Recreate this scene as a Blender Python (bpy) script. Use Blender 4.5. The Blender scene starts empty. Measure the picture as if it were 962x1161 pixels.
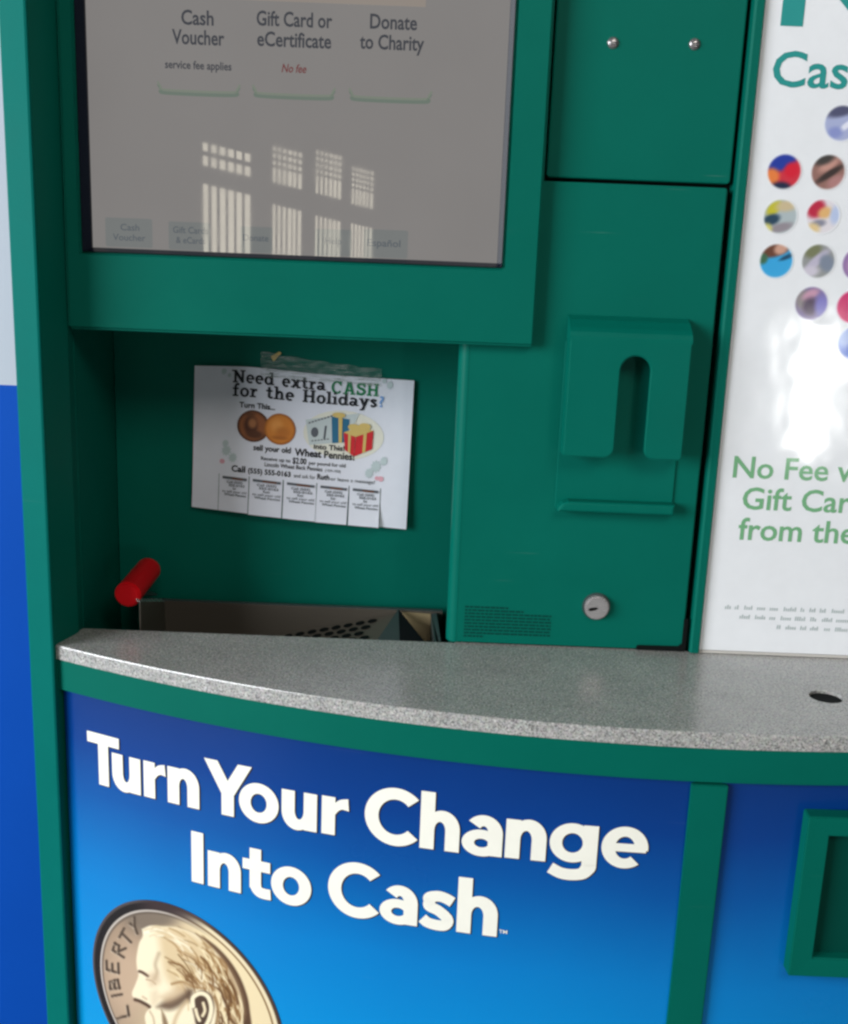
import bpy, bmesh, math, random
import numpy as np
from mathutils import Vector, Matrix
random.seed(7); np.random.seed(7)
scene = bpy.context.scene
COL = scene.collection
ZC = 0.95                      # counter top height above the floor (m)

# ------------------------------------------------------------------ camera
cam = bpy.data.cameras.new('camera'); camo = bpy.data.objects.new('camera', cam); COL.objects.link(camo)
R_ = Vector((0.99922904, 0.00916502, 0.03817506)); F_ = Vector((0, 0.97236992, -0.23344536)); U_ = Vector((-0.03925982, 0.23326539, 0.97162026))
m = Matrix.Identity(4)
for i in range(3):
    m[i][0] = R_[i]; m[i][1] = U_[i]; m[i][2] = -F_[i]
m[2][3] = ZC + 0.4234
camo.matrix_world = m
cam.sensor_fit = 'VERTICAL'; cam.sensor_height = 24.0; cam.lens = 24.0 * 1247.0 / 1161.0
cam.clip_start = 0.02; cam.clip_end = 100
scene.camera = camo

# ------------------------------------------------------------------ world, lamps, exposure
w = bpy.data.worlds.new('World'); scene.world = w; w.use_nodes = True
nt = w.node_tree; bg = nt.nodes['Background']
bg.inputs[0].default_value = (0.80, 0.88, 1.0, 1); bg.inputs[1].default_value = 0.035

def area(name, loc, target, sx, sy, power, color):
    l = bpy.data.lights.new(name, 'AREA'); l.shape = 'RECTANGLE'; l.size = sx; l.size_y = sy; l.energy = power; l.color = color
    o = bpy.data.objects.new(name, l); COL.objects.link(o); o.location = loc
    o.rotation_euler = (Vector(target) - Vector(loc)).to_track_quat('-Z', 'Y').to_euler(); return o
area('window_light', (-4.4, -1.84, 2.15), (0.0, 1.15, 1.1), 3.0, 2.5, 385, (0.93, 0.97, 1.0))
area('front_fill_light', (0.9, -1.6, 3.3), (0.1, 1.15, 1.2), 1.6, 1.0, 34, (1.0, 0.95, 0.86))  # warm front fill lamp, added to brighten the poster and front evenly
area('door_gap_light', (1.84, -3.0, 0.79), (0.45, 1.15, 1.12), 0.16, 0.62, 9, (1.0, 1.0, 0.96))
scene.view_settings.view_transform = 'Standard'; scene.view_settings.look = 'None'
scene.view_settings.exposure = 0.0; scene.view_settings.gamma = 1.0
scene.render.engine = 'CYCLES'; scene.cycles.use_denoising = True
scene.cycles.max_bounces = 8; scene.cycles.filter_width = 2.6; scene.cycles.sample_clamp_indirect = 4.0

# ------------------------------------------------------------------ materials
def lin(r, g, b):
    f = lambda c: (c / 255 / 12.92) if c <= 10.31 else ((c / 255 + 0.055) / 1.055) ** 2.4
    return (f(r), f(g), f(b), 1.0)

class N:
    """small node-tree helper"""
    def __init__(s, name):
        s.m = bpy.data.materials.new(name); s.m.use_nodes = True; s.t = s.m.node_tree; s.p = s.t.nodes['Principled BSDF']
    def n(s, kind, **kw):
        x = s.t.nodes.new(kind)
        for k, v in kw.items():
            if k.startswith('_'): setattr(x, k[1:], v)
            else: x.inputs[k.replace('__', ' ')].default_value = v
        return x
    def l(s, a, b): s.t.links.new(a, b)
    def set(s, **kw):
        for k, v in kw.items(): s.p.inputs[k.replace('_', ' ')].default_value = v
        return s

def paint(name, col, rough=0.48, bump=0.06, scale=900, spec=0.08, var=0.12, wear=0.0):
    k = N(name); k.set(Roughness=rough); k.p.inputs['Specular IOR Level'].default_value = spec
    tc = k.n('ShaderNodeTexCoord'); no = k.n('ShaderNodeTexNoise', Scale=7.0, Detail=6.0, Roughness=0.65)
    k.l(tc.outputs['Object'], no.inputs['Vector'])
    mx = k.n('ShaderNodeMix', _data_type='RGBA')
    mx.inputs[6].default_value = tuple(c * (1 - var) for c in col[:3]) + (1,)
    mx.inputs[7].default_value = tuple(min(1, c * (1 + var)) for c in col[:3]) + (1,)
    k.l(no.outputs['Fac'], mx.inputs[0]); k.l(mx.outputs[2], k.p.inputs['Base Color'])
    rr = k.n('ShaderNodeMapRange'); rr.inputs[3].default_value = rough * .8; rr.inputs[4].default_value = rough * 1.25
    k.l(no.outputs['Fac'], rr.inputs[0]); k.l(rr.outputs[0], k.p.inputs['Roughness'])
    if wear:
        mp = k.n('ShaderNodeMapping'); mp.inputs['Rotation'].default_value = (0.3, 0.9, 0.4); mp.inputs['Scale'].default_value = (9, 9, 420)
        sc = k.n('ShaderNodeTexNoise', Scale=1.0, Detail=3.0); k.l(tc.outputs['Object'], mp.inputs[0]); k.l(mp.outputs[0], sc.inputs['Vector'])
        sr = k.n('ShaderNodeMapRange'); sr.inputs[1].default_value = 0.70; sr.inputs[2].default_value = 0.80; sr.inputs[4].default_value = wear; k.l(sc.outputs['Fac'], sr.inputs[0])
        ms = k.n('ShaderNodeTexNoise', Scale=11.0, Detail=2.0); k.l(tc.outputs['Object'], ms.inputs['Vector'])
        m2 = k.n('ShaderNodeMapRange'); m2.inputs[1].default_value = 0.50; m2.inputs[2].default_value = 0.68; k.l(ms.outputs['Fac'], m2.inputs[0])
        mu = k.n('ShaderNodeMath', _operation='MULTIPLY'); k.l(sr.outputs[0], mu.inputs[0]); k.l(m2.outputs[0], mu.inputs[1])
        wm = k.n('ShaderNodeMix', _data_type='RGBA'); wm.inputs[7].default_value = (0.25, 0.36, 0.33, 1); k.l(mu.outputs[0], wm.inputs[0]); k.l(mx.outputs[2], wm.inputs[6]); k.l(wm.outputs[2], k.p.inputs['Base Color'])
    if bump:
        n2 = k.n('ShaderNodeTexNoise', Scale=float(scale), Detail=2.0); k.l(tc.outputs['Object'], n2.inputs['Vector'])
        b = k.n('ShaderNodeBump', Strength=bump, Distance=0.0006); k.l(n2.outputs['Fac'], b.inputs['Height']); k.l(b.outputs[0], k.p.inputs['Normal'])
    return k.m

GREEN = (0.0002, 0.124, 0.090)
M = {}
M['green'] = paint('green_powder_coat', GREEN, wear=0.22)
M['green_gloss'] = paint('green_gloss_trim', (0.0006, 0.158, 0.134), rough=0.5, spec=0.06, wear=0.28)
M['dark_green'] = paint('dark_green_insert', (0.0003, 0.060, 0.044))
M['plastic'] = paint('green_moulded_plastic', (0.0005, 0.128, 0.094), rough=0.38, bump=0.03, scale=1500)
M['gap'] = paint('black_gap', (0.004, 0.006, 0.006), rough=0.7, bump=0, spec=0.1)
M['black'] = paint('black_plastic', (0.006, 0.007, 0.008), rough=0.4, bump=0)
M['bezel'] = paint('navy_bezel', (0.006, 0.009, 0.020), rough=0.22, bump=0, spec=0.6)
M['red'] = paint('red_vinyl_grip', (0.72, 0.008, 0.014), rough=0.38, bump=0.05)
M['dark_print'] = paint('dark_green_ink', (0.002, 0.055, 0.043), rough=0.45, bump=0)
M['keyhole'] = paint('keyhole_dark', (0.004, 0.004, 0.004), rough=0.6, bump=0)
M['tan'] = paint('tan_board', (0.30, 0.23, 0.13), rough=0.6, bump=0)
M['floor'] = paint('grey_floor_tile', (0.22, 0.21, 0.20), rough=0.35, bump=0.02)

def metal(name, col, rough):
    k = N(name); k.set(Metallic=1.0, Roughness=rough); k.p.inputs['Base Color'].default_value = (*col, 1)
    tc = k.n('ShaderNodeTexCoord'); mp = k.n('ShaderNodeMapping'); mp.inputs['Scale'].default_value = (4, 4, 260)
    no = k.n('ShaderNodeTexNoise', Scale=3.0, Detail=4.0); k.l(tc.outputs['Object'], mp.inputs[0]); k.l(mp.outputs[0], no.inputs['Vector'])
    r = k.n('ShaderNodeMapRange'); r.inputs[3].default_value = rough * .7; r.inputs[4].default_value = rough * 1.4
    k.l(no.outputs['Fac'], r.inputs[0]); k.l(r.outputs[0], k.p.inputs['Roughness']); return k.m
M['steel'] = metal('brushed_steel', (0.120, 0.105, 0.086), 0.34)
M['steel'].node_tree.nodes['Principled BSDF'].inputs['Metallic'].default_value = 0.35
M['dark_steel'] = metal('dark_perforated_steel', (0.06, 0.085, 0.085), 0.4)
M['dark_steel'].node_tree.nodes['Principled BSDF'].inputs['Metallic'].default_value = 0.35
M['chrome'] = metal('satin_nickel', (0.60, 0.57, 0.58), 0.26)
M['chrome'].node_tree.nodes['Principled BSDF'].inputs['Metallic'].default_value = 0.75

def granite():
    k = N('speckled_granite'); tc = k.n('ShaderNodeTexCoord')
    big = k.n('ShaderNodeTexNoise', Scale=22.0, Detail=5.0, Roughness=0.6); k.l(tc.outputs['Object'], big.inputs['Vector'])
    sp = k.n('ShaderNodeTexNoise', Scale=500.0, Detail=3.0, Roughness=0.7); k.l(tc.outputs['Object'], sp.inputs['Vector'])
    vo = k.n('ShaderNodeTexVoronoi', Scale=400.0); k.l(tc.outputs['Object'], vo.inputs['Vector'])
    cr = k.n('ShaderNodeValToRGB'); e = cr.color_ramp.elements
    e[0].position = 0.31; e[0].color = (0.05, 0.05, 0.052, 1); e[1].position = 0.60; e[1].color = (0.44, 0.408, 0.335, 1)
    a = e.new(0.44); a.color = (0.27, 0.256, 0.215, 1); b = e.new(0.72); b.color = (0.64, 0.61, 0.55, 1)
    k.l(sp.outputs['Fac'], cr.inputs[0])
    mx = k.n('ShaderNodeMix', _data_type='RGBA', _blend_type='MULTIPLY'); mx.inputs[0].default_value = 0.35
    k.l(cr.outputs[0], mx.inputs[6]); k.l(vo.outputs['Color'], mx.inputs[7])
    hs = k.n('ShaderNodeHueSaturation', Saturation=0.22); k.l(mx.outputs[2], hs.inputs['Color'])
    mr = k.n('ShaderNodeMapRange'); mr.inputs[3].default_value = 1.05; mr.inputs[4].default_value = 1.6; k.l(big.outputs['Fac'], mr.inputs[0]); k.l(mr.outputs[0], hs.inputs['Value'])
    k.l(hs.outputs[0], k.p.inputs['Base Color']); k.set(Roughness=0.24); k.p.inputs['IOR'].default_value = 1.8
    return k.m
M['granite'] = granite()

def vinyl():
    """printed blue graphic: dark blue at the top of the artwork running to cyan"""
    k = N('printed_blue_vinyl'); tc = k.n('ShaderNodeTexCoord'); sx = k.n('ShaderNodeSeparateXYZ'); k.l(tc.outputs['Object'], sx.inputs[0])
    no = k.n('ShaderNodeTexNoise', Scale=5.0, Detail=5.0); k.l(tc.outputs['Object'], no.inputs['Vector'])
    ad = k.n('ShaderNodeMath', _operation='MULTIPLY_ADD'); ad.inputs[1].default_value = 0.045; k.l(no.outputs['Fac'], ad.inputs[0]); k.l(sx.outputs['Z'], ad.inputs[2])
    mr = k.n('ShaderNodeMapRange'); mr.inputs[1].default_value = ZC - 0.03; mr.inputs[2].default_value = ZC - 0.43
    k.l(ad.outputs[0], mr.inputs[0]); cr = k.n('ShaderNodeValToRGB'); e = cr.color_ramp.elements
    e[0].position = 0.0; e[0].color = (0.001, 0.034, 0.195, 1); e[1].position = 1.0; e[1].color = (0.001, 0.30, 0.68, 1)
    for p, c in ((0.14, (0.001, 0.046, 0.25)), (0.30, (0.001, 0.090, 0.36)), (0.55, (0.001, 0.205, 0.58)), (0.78, (0.001, 0.262, 0.66))):
        q = e.new(p); q.color = (*c, 1)
    k.l(mr.outputs[0], cr.inputs[0])
    mp = k.n('ShaderNodeMapping'); mp.inputs['Rotation'].default_value = (0.5, 1.1, 0.3); mp.inputs['Scale'].default_value = (14, 14, 300)
    sc = k.n('ShaderNodeTexNoise', Scale=1.0, Detail=4.0); k.l(tc.outputs['Object'], mp.inputs[0]); k.l(mp.outputs[0], sc.inputs['Vector'])
    sr = k.n('ShaderNodeMapRange'); sr.inputs[1].default_value = 0.68; sr.inputs[2].default_value = 0.82; sr.inputs[4].default_value = 0.05; k.l(sc.outputs['Fac'], sr.inputs[0])
    wm = k.n('ShaderNodeMix', _data_type='RGBA'); wm.inputs[7].default_value = (0.25, 0.35, 0.5, 1); k.l(sr.outputs[0], wm.inputs[0]); k.l(cr.outputs[0], wm.inputs[6]); k.l(wm.outputs[2], k.p.inputs['Base Color'])
    rm = k.n('ShaderNodeMapRange'); rm.inputs[3].default_value = .14; rm.inputs[4].default_value = .34; k.l(no.outputs['Fac'], rm.inputs[0]); k.l(rm.outputs[0], k.p.inputs['Roughness'])
    k.set(Roughness=0.2); k.p.inputs['Specular IOR Level'].default_value = 0.3
    return k.m
M['vinyl'] = vinyl()

def ink(name, rgb, rough=0.35, spec=0.3):
    k = N(name); tc = k.n('ShaderNodeTexCoord'); no = k.n('ShaderNodeTexNoise', Scale=60.0, Detail=4.0); k.l(tc.outputs['Object'], no.inputs['Vector'])
    c = lin(*rgb); mx = k.n('ShaderNodeMix', _data_type='RGBA'); mx.inputs[6].default_value = tuple(v * .93 for v in c[:3]) + (1,); mx.inputs[7].default_value = c
    k.l(no.outputs['Fac'], mx.inputs[0]); k.l(mx.outputs[2], k.p.inputs['Base Color']); k.set(Roughness=rough); k.p.inputs['Specular IOR Level'].default_value = spec
    return k.m
M['headline'] = ink('cream_white_print', (252, 250, 238))
M['headline_edge'] = ink('headline_dark_edge', (52, 44, 40))
M['poster'] = ink('glossy_white_poster', (238, 240, 244), rough=0.085, spec=0.6)
_p = M['poster'].node_tree; _b = _p.nodes.new('ShaderNodeBump'); _n = _p.nodes.new('ShaderNodeTexNoise'); _t = _p.nodes.new('ShaderNodeTexCoord')
_n.inputs['Scale'].default_value = 13.0; _n.inputs['Detail'].default_value = 2.0; _b.inputs['Strength'].default_value = 0.16; _b.inputs['Distance'].default_value = 0.006
_p.links.new(_t.outputs['Object'], _n.inputs['Vector']); _p.links.new(_n.outputs['Fac'], _b.inputs['Height']); _p.links.new(_b.outputs[0], _p.nodes['Principled BSDF'].inputs['Normal'])
M['poster_edge'] = ink('clear_poster_edge', (200, 196, 190), rough=0.2)
M['poster_teal'] = ink('poster_teal_ink', (52, 150, 146), rough=0.1, spec=0.55)
M['poster_green'] = ink('poster_green_ink', (120, 178, 132), rough=0.1, spec=0.55)
M['poster_grey'] = ink('poster_pale_grey_ink', (178, 190, 190), rough=0.1, spec=0.55)
M['paper'] = ink('printer_paper', (226, 228, 240), rough=0.6, spec=0.2)
M['ink_black'] = ink('black_toner', (38, 40, 46), rough=0.6, spec=0.2)
M['ink_grey'] = ink('grey_toner', (96, 100, 108), rough=0.6, spec=0.2)
M['ink_green'] = ink('green_toner', (36, 128, 84), rough=0.6)
M['ink_blue'] = ink('blue_toner', (120, 160, 215), rough=0.6)
M['ink_brown'] = ink('brown_toner', (124, 74, 44), rough=0.6)
M['ink_orange'] = ink('copper_toner', (196, 118, 46), rough=0.6)
M['ink_red'] = ink('red_toner', (206, 42, 52), rough=0.6)
M['ink_gold'] = ink('gold_toner', (214, 186, 112), rough=0.6)
M['ink_cream'] = ink('pale_yellow_toner', (228, 226, 214), rough=0.6)
M['ink_teal'] = ink('dark_blue_toner', (44, 108, 142), rough=0.6)
M['ink_sage'] = ink('pale_sage_toner', (190, 204, 208), rough=0.6)
M['ink_pink'] = ink('pale_pink_toner', (222, 168, 182), rough=0.6)
M['ink_bill'] = ink('pale_bill_toner', (196, 206, 208), rough=0.6)

def vcol(name, rough, spec):
    k = N(name); a = k.n('ShaderNodeVertexColor', _layer_name='print'); k.l(a.outputs[0], k.p.inputs['Base Color'])
    k.set(Roughness=rough); k.p.inputs['Specular IOR Level'].default_value = spec; return k.m
M['coin_print'] = vcol('printed_coin', 0.25, 0.4)
M['flyer_print'] = vcol('printed_flyer_picture', 0.6, 0.2)
M['photo_print'] = vcol('printed_photo', 0.1, 0.55)

def lcd(name, rgb, e=1.0, rough=0.022):
    """lit screen content under glossy glass"""
    k = N(name); c = lin(*rgb); k.set(Roughness=rough); k.p.inputs['Base Color'].default_value = (0.012, 0.012, 0.012, 1)
    k.p.inputs['Specular IOR Level'].default_value = 0.55
    tc = k.n('ShaderNodeTexCoord'); no = k.n('ShaderNodeTexNoise', Scale=9.0, Detail=3.0); k.l(tc.outputs['Object'], no.inputs['Vector'])
    mx = k.n('ShaderNodeMix', _data_type='RGBA'); mx.inputs[6].default_value = tuple(v * .93 for v in c[:3]) + (1,); mx.inputs[7].default_value = tuple(v * 1.05 for v in c[:3]) + (1,)
    sm = k.n('ShaderNodeTexNoise', Scale=26.0, Detail=5.0, Roughness=0.7); k.l(tc.outputs['Object'], sm.inputs['Vector'])
    sr = k.n('ShaderNodeMapRange'); sr.inputs[1].default_value = .35; sr.inputs[2].default_value = .7; sr.inputs[3].default_value = rough * .6; sr.inputs[4].default_value = rough * 1.6
    k.l(sm.outputs['Fac'], sr.inputs[0]); k.l(sr.outputs[0], k.p.inputs['Roughness'])
    k.l(no.outputs['Fac'], mx.inputs[0]); k.l(mx.outputs[2], k.p.inputs['Emission Color']); k.p.inputs['Emission Strength'].default_value = e
    return k.m
M['lcd'] = lcd('lit_screen_grey', (127, 124, 122))
M['lcd_text'] = lcd('lit_screen_dark_text', (60, 62, 68))
M['lcd_red'] = lcd('lit_screen_red_text', (108, 58, 58))
M['lcd_line'] = lcd('lit_screen_button_edge', (104, 116, 106))
M['lcd_line2'] = lcd('lit_screen_button_highlight', (118, 126, 114))
M['lcd_tab'] = lcd('lit_screen_tab', (114, 117, 116))
M['lcd_tabtext'] = lcd('lit_screen_tab_text', (84, 90, 96))
M['lcd_glare'] = lcd('lit_screen_glare_band', (141, 132, 124))

def lit(name, col, s):
    k = N(name); k.p.inputs['Base Color'].default_value = (0.6, 0.6, 0.55, 1); k.p.inputs['Emission Color'].default_value = (*col, 1); k.p.inputs['Emission Strength'].default_value = s
    return k.m
M['sunlit'] = lit('sunlit_blind_slat', (1.0, 0.92, 0.74), 7.5)

def wallmat():
    k = N('white_over_blue_wall_paint'); tc = k.n('ShaderNodeTexCoord'); sx = k.n('ShaderNodeSeparateXYZ'); k.l(tc.outputs['Object'], sx.inputs[0])
    g = k.n('ShaderNodeMath', _operation='GREATER_THAN'); g.inputs[1].default_value = ZC + 0.197; k.l(sx.outputs['Z'], g.inputs[0])
    no = k.n('ShaderNodeTexNoise', Scale=4.0, Detail=4.0); k.l(tc.outputs['Object'], no.inputs['Vector'])
    b = k.n('ShaderNodeMix', _data_type='RGBA'); b.inputs[6].default_value = (0.001, 0.070, 0.43, 1); b.inputs[7].default_value = (0.002, 0.086, 0.51, 1); k.l(no.outputs['Fac'], b.inputs[0])
    mx = k.n('ShaderNodeMix', _data_type='RGBA'); k.l(g.outputs[0], mx.inputs[0]); k.l(b.outputs[2], mx.inputs[6]); mx.inputs[7].default_value = (0.54, 0.58, 0.66, 1)
    k.l(mx.outputs[2], k.p.inputs['Base Color']); k.set(Roughness=0.6); k.p.inputs['Specular IOR Level'].default_value = 0.1; return k.m
M['wall'] = wallmat()

def tape_mat():
    k = N('clear_sticky_tape'); k.set(Roughness=0.18); k.p.inputs['Base Color'].default_value = (0.46, 0.52, 0.50, 1)
    k.p.inputs['Alpha'].default_value = 0.36; k.p.inputs['Specular IOR Level'].default_value = 1.0
    tc = k.n('ShaderNodeTexCoord'); tm = k.n('ShaderNodeMapping'); tm.inputs['Rotation'].default_value = (0, 0.5, 0); tm.inputs['Scale'].default_value = (60, 60, 420); k.l(tc.outputs['Object'], tm.inputs[0])
    wv = k.n('ShaderNodeTexNoise', Scale=1.0, Detail=3.0); k.l(tm.outputs[0], wv.inputs['Vector'])
    b = k.n('ShaderNodeBump', Strength=0.5, Distance=0.004); ar = k.n('ShaderNodeMapRange'); ar.inputs[1].default_value = .42; ar.inputs[2].default_value = .66; ar.inputs[3].default_value = .08; ar.inputs[4].default_value = .48; k.l(wv.outputs['Fac'], ar.inputs[0]); k.l(ar.outputs[0], k.p.inputs['Alpha'])
    k.l(wv.outputs['Fac'], b.inputs['Height']); k.l(b.outputs[0], k.p.inputs['Normal']); return k.m
M['tape'] = tape_mat()

# ------------------------------------------------------------------ builders
ROOT = Vector((0.29, 1.20, 0.0))     # foot of the kiosk

def obj(name, bm, mat, parent=None, label=None, smooth=False, origin=None):
    me = bpy.data.meshes.new(name)
    if isinstance(bm, tuple): me.from_pydata(bm[0], [], bm[1])
    else: bm.to_mesh(me); bm.free()
    off = Vector((0, 0, 0))
    if parent:
        p = parent
        while p: off += p.location; p = p.parent
    elif origin is not None: off = Vector(origin)
    # texture space and geometry stay in metres; vertices are kept in the thing's own frame
    o = bpy.data.objects.new(name, me); COL.objects.link(o)
    if parent: o.parent = parent
    else: o.location = off
    if off.length: me.transform(Matrix.Translation(-off))
    mats = mat if isinstance(mat, list) else [mat]
    for x in mats: me.materials.append(x)
    if smooth:
        for f in me.polygons: f.use_smooth = True
    if label: o['label'] = label
    me.update(); return o

def thing(name, loc, label, cat, group=None):
    o = bpy.data.objects.new(name, None); COL.objects.link(o); o.location = loc; o.empty_display_size = 0.1
    o['label'] = label; o['category'] = cat
    if group: o['group'] = group
    return o

def box(x0, x1, y0, y1, z0, z1, bev=0.0, seg=2, bm=None, zr=True):
    own = bm is None
    if own: bm = bmesh.new()
    zz = ZC if zr else 0
    vs = bmesh.ops.create_cube(bm, size=1)['verts']
    for v in vs:
        v.co = Vector(((x0 + x1) / 2 + v.co.x * (x1 - x0), (y0 + y1) / 2 + v.co.y * (y1 - y0), (z0 + z1) / 2 + zz + v.co.z * (z1 - z0)))
    if bev:
        es = set(e for v in vs for e in v.link_edges)
        bmesh.ops.bevel(bm, geom=list(es), offset=bev, segments=seg, affect='EDGES', profile=0.5)
    return bm

def prism_xy(pts, z0, z1, bev=0.0):
    bm = bmesh.new(); a = [bm.verts.new((x, y, z0 + ZC)) for x, y in pts]; f = bm.faces.new(a)
    r = bmesh.ops.extrude_face_region(bm, geom=[f]); bmesh.ops.translate(bm, vec=(0, 0, z1 - z0), verts=[v for v in r['geom'] if isinstance(v, bmesh.types.BMVert)])
    if bev: bmesh.ops.bevel(bm, geom=list(bm.edges), offset=bev, segments=2, affect='EDGES')
    bmesh.ops.recalc_face_normals(bm, faces=bm.faces); return bm

def plate(pts, y0, y1, holes=(), bev=0.0):
    """outline in x,z (with holes) given thickness in y"""
    bm = bmesh.new(); edges = []
    for loop in [pts] + list(holes):
        v = [bm.verts.new((x, y0, z + ZC)) for x, z in loop]
        edges += [bm.edges.new((v[i], v[(i + 1) % len(v)])) for i in range(len(v))]
    if holes: r = bmesh.ops.triangle_fill(bm, edges=edges, use_beauty=True); fs = [g for g in r['geom'] if isinstance(g, bmesh.types.BMFace)]
    else: fs = [bm.faces.new([e.verts[0] for e in edges])]
    r = bmesh.ops.extrude_face_region(bm, geom=fs); bmesh.ops.translate(bm, vec=(0, y1 - y0, 0), verts=[v for v in r['geom'] if isinstance(v, bmesh.types.BMVert)])
    bmesh.ops.recalc_face_normals(bm, faces=bm.faces)
    if bev:
        es = [e for e in bm.edges if len(e.link_faces) == 2 and e.calc_face_angle(0) > 0.6 and all(abs(v.co.y - y0) < 1e-6 for v in e.verts)]
        bmesh.ops.bevel(bm, geom=es, offset=bev, segments=3, affect='EDGES', profile=0.5)
    return bm

def ring_frame(o, i, yf, yb, yi=None, bev=0.0):
    """rectangular frame: outer/inner = (x0,x1,z0,z1); front at yf, inner lip front at yi"""
    yi = yf if yi is None else yi
    bm = bmesh.new()
    def L(r, y): return [bm.verts.new((x, y, z + ZC)) for x, z in ((r[0], r[2]), (r[1], r[2]), (r[1], r[3]), (r[0], r[3]))]
    A, B, Cc, D = L(o, yb), L(o, yf), L(i, yi), L(i, yb)
    for P, Q in ((A, B), (B, Cc), (Cc, D), (D, A)):
        for k in range(4): bm.faces.new((P[k], P[(k + 1) % 4], Q[(k + 1) % 4], Q[k]))
    bmesh.ops.recalc_face_normals(bm, faces=bm.faces)
    if bev:
        es = [e for e in bm.edges if all(v in B for v in e.verts) or all(v in Cc for v in e.verts)]
        es += [e for e in bm.edges if (e.verts[0] in B and e.verts[1] in A) or (e.verts[0] in A and e.verts[1] in B)]
        bmesh.ops.bevel(bm, geom=es, offset=bev, segments=3, affect='EDGES')
    return bm

def rrect(x0, x1, z0, z1, r, n=5, corners=(1, 1, 1, 1)):
    out = []
    for k, (cx, cz, a0) in enumerate(((x0 + r, z0 + r, 180), (x1 - r, z0 + r, 270), (x1 - r, z1 - r, 0), (x0 + r, z1 - r, 90))):
        if not corners[k]: out.append(((x0, z0), (x1, z0), (x1, z1), (x0, z1))[k]); continue
        for j in range(n + 1):
            a = math.radians(a0 + 90 * j / n); out.append((cx + r * math.cos(a), cz + r * math.sin(a)))
    return out

def cyl(c, axis, r, L, n=40, bev=0.0):
    bm = bmesh.new(); bmesh.ops.create_cone(bm, segments=n, radius1=r, radius2=r, depth=L, cap_ends=True)
    if bev:
        bmesh.ops.bevel(bm, geom=[e for e in bm.edges if abs(e.verts[0].co.z - e.verts[1].co.z) < 1e-6], offset=bev, segments=4, affect='EDGES')
    q = Vector(axis).to_track_quat('Z', 'Y').to_matrix().to_4x4()
    bm.transform(Matrix.Translation(Vector((c[0], c[1], c[2] + ZC))) @ q); return bm

# --- the bowed front: vertical cylinder about (0.29, 2.458)
BX, BY = 0.29, 2.458
RP = 1.5135                              # face of the printed panels
def bow(s, R):
    a = s / RP; return (BX + R * math.sin(a), BY - R * math.cos(a))
def bow_panel(s0, s1, R, t, z0, z1, n=90, bev=0.0):
    bm = bmesh.new(); g = []
    for k in range(n + 1):
        s = s0 + (s1 - s0) * k / n; f = bow(s, R); b = bow(s, R - t)
        g.append([bm.verts.new((f[0], f[1], z0 + ZC)), bm.verts.new((f[0], f[1], z1 + ZC)), bm.verts.new((b[0], b[1], z1 + ZC)), bm.verts.new((b[0], b[1], z0 + ZC))])
    for k in range(n):
        for j in range(4): bm.faces.new((g[k][j], g[k][(j + 1) % 4], g[k + 1][(j + 1) % 4], g[k + 1][j]))
    bm.faces.new(g[0]); bm.faces.new(g[-1][::-1]); bmesh.ops.recalc_face_normals(bm, faces=bm.faces)
    if bev:
        es = [e for e in bm.edges if len(e.link_faces) == 2 and e.calc_face_angle(0) > 1.0]
        bmesh.ops.bevel(bm, geom=es, offset=bev, segments=2, affect='EDGES')
    return bm

# --- text -------------------------------------------------------------
_txt = bpy.data.curves.new('scratch', 'FONT'); _txt.size = 1; _txt.resolution_u = 3
_to = bpy.data.objects.new('scratch', _txt); COL.objects.link(_to)
def text2d(body, bold=0.0):
    _txt.body = body; _txt.offset = bold; bpy.context.view_layer.update()
    me = bpy.data.meshes.new_from_object(_to.evaluated_get(bpy.context.evaluated_depsgraph_get()))
    V = np.array([v.co[:] for v in me.vertices])[:, :2]; Fs = [tuple(p.vertices) for p in me.polygons]; bpy.data.meshes.remove(me)
    return V, Fs
_H = text2d('H'); CAPH = _H[0][:, 1].max() - _H[0][:, 1].min()
def text_fit(body, x0, x1, zb, cap, bold=0.0, slope=0.0, italic=0.0):
    V, Fs = text2d(body, bold); mn, mxx = V[:, 0].min(), V[:, 0].max()
    X = x0 + (V[:, 0] - mn) / (mxx - mn) * (x1 - x0); Z = zb + V[:, 1] * cap / CAPH
    X = X + italic * (Z - zb); Z = Z + slope * (X - x0); return X, Z, Fs
def merge(parts):
    V, Fs = [], []
    for v, f in parts:
        o = len(V); V += v; Fs += [tuple(i + o for i in q) for q in f]
    return V, Fs
def flat_text(lines, y):
    """lines of (body,x0,x1,zb,cap,bold) on a plane facing the viewer"""
    out = []
    for ln in lines:
        X, Z, Fs = text_fit(*ln); out.append(([(float(a), y, float(b) + ZC) for a, b in zip(X, Z)], Fs))
    return merge(out)

# --- drawn letters (built from strokes) ---------------------------------
def strip(P, hw):
    """polyline of points with half widths -> list of quads"""
    P = np.array(P, float); hw = np.broadcast_to(np.array(hw, float), (len(P),)); T = np.gradient(P, axis=0)
    T /= np.linalg.norm(T, axis=1)[:, None] + 1e-12; Nn = np.c_[-T[:, 1], T[:, 0]]; A = P + Nn * hw[:, None]; B = P - Nn * hw[:, None]
    V = [tuple(p) for p in A] + [tuple(p) for p in B]; n = len(P)
    return V, [(n + i, n + i + 1, i + 1, i) for i in range(n - 1)]
def ell_ring(cx, cy, ro, ri, a0, a1, n=40):
    V = []; Fs = []
    for k in range(n + 1):
        a = math.radians(a0 + (a1 - a0) * k / n)
        V += [(cx + ro[0] * math.cos(a), cy + ro[1] * math.sin(a)), (cx + ri[0] * math.cos(a), cy + ri[1] * math.sin(a))]
    for k in range(n): Fs.append((2 * k + 1, 2 * k, 2 * k + 2, 2 * k + 3))
    return V, Fs
def rect(x0, x1, y0, y1): return [(x0, y0), (x1, y0), (x1, y1), (x0, y1)], [(0, 1, 2, 3)]
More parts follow.
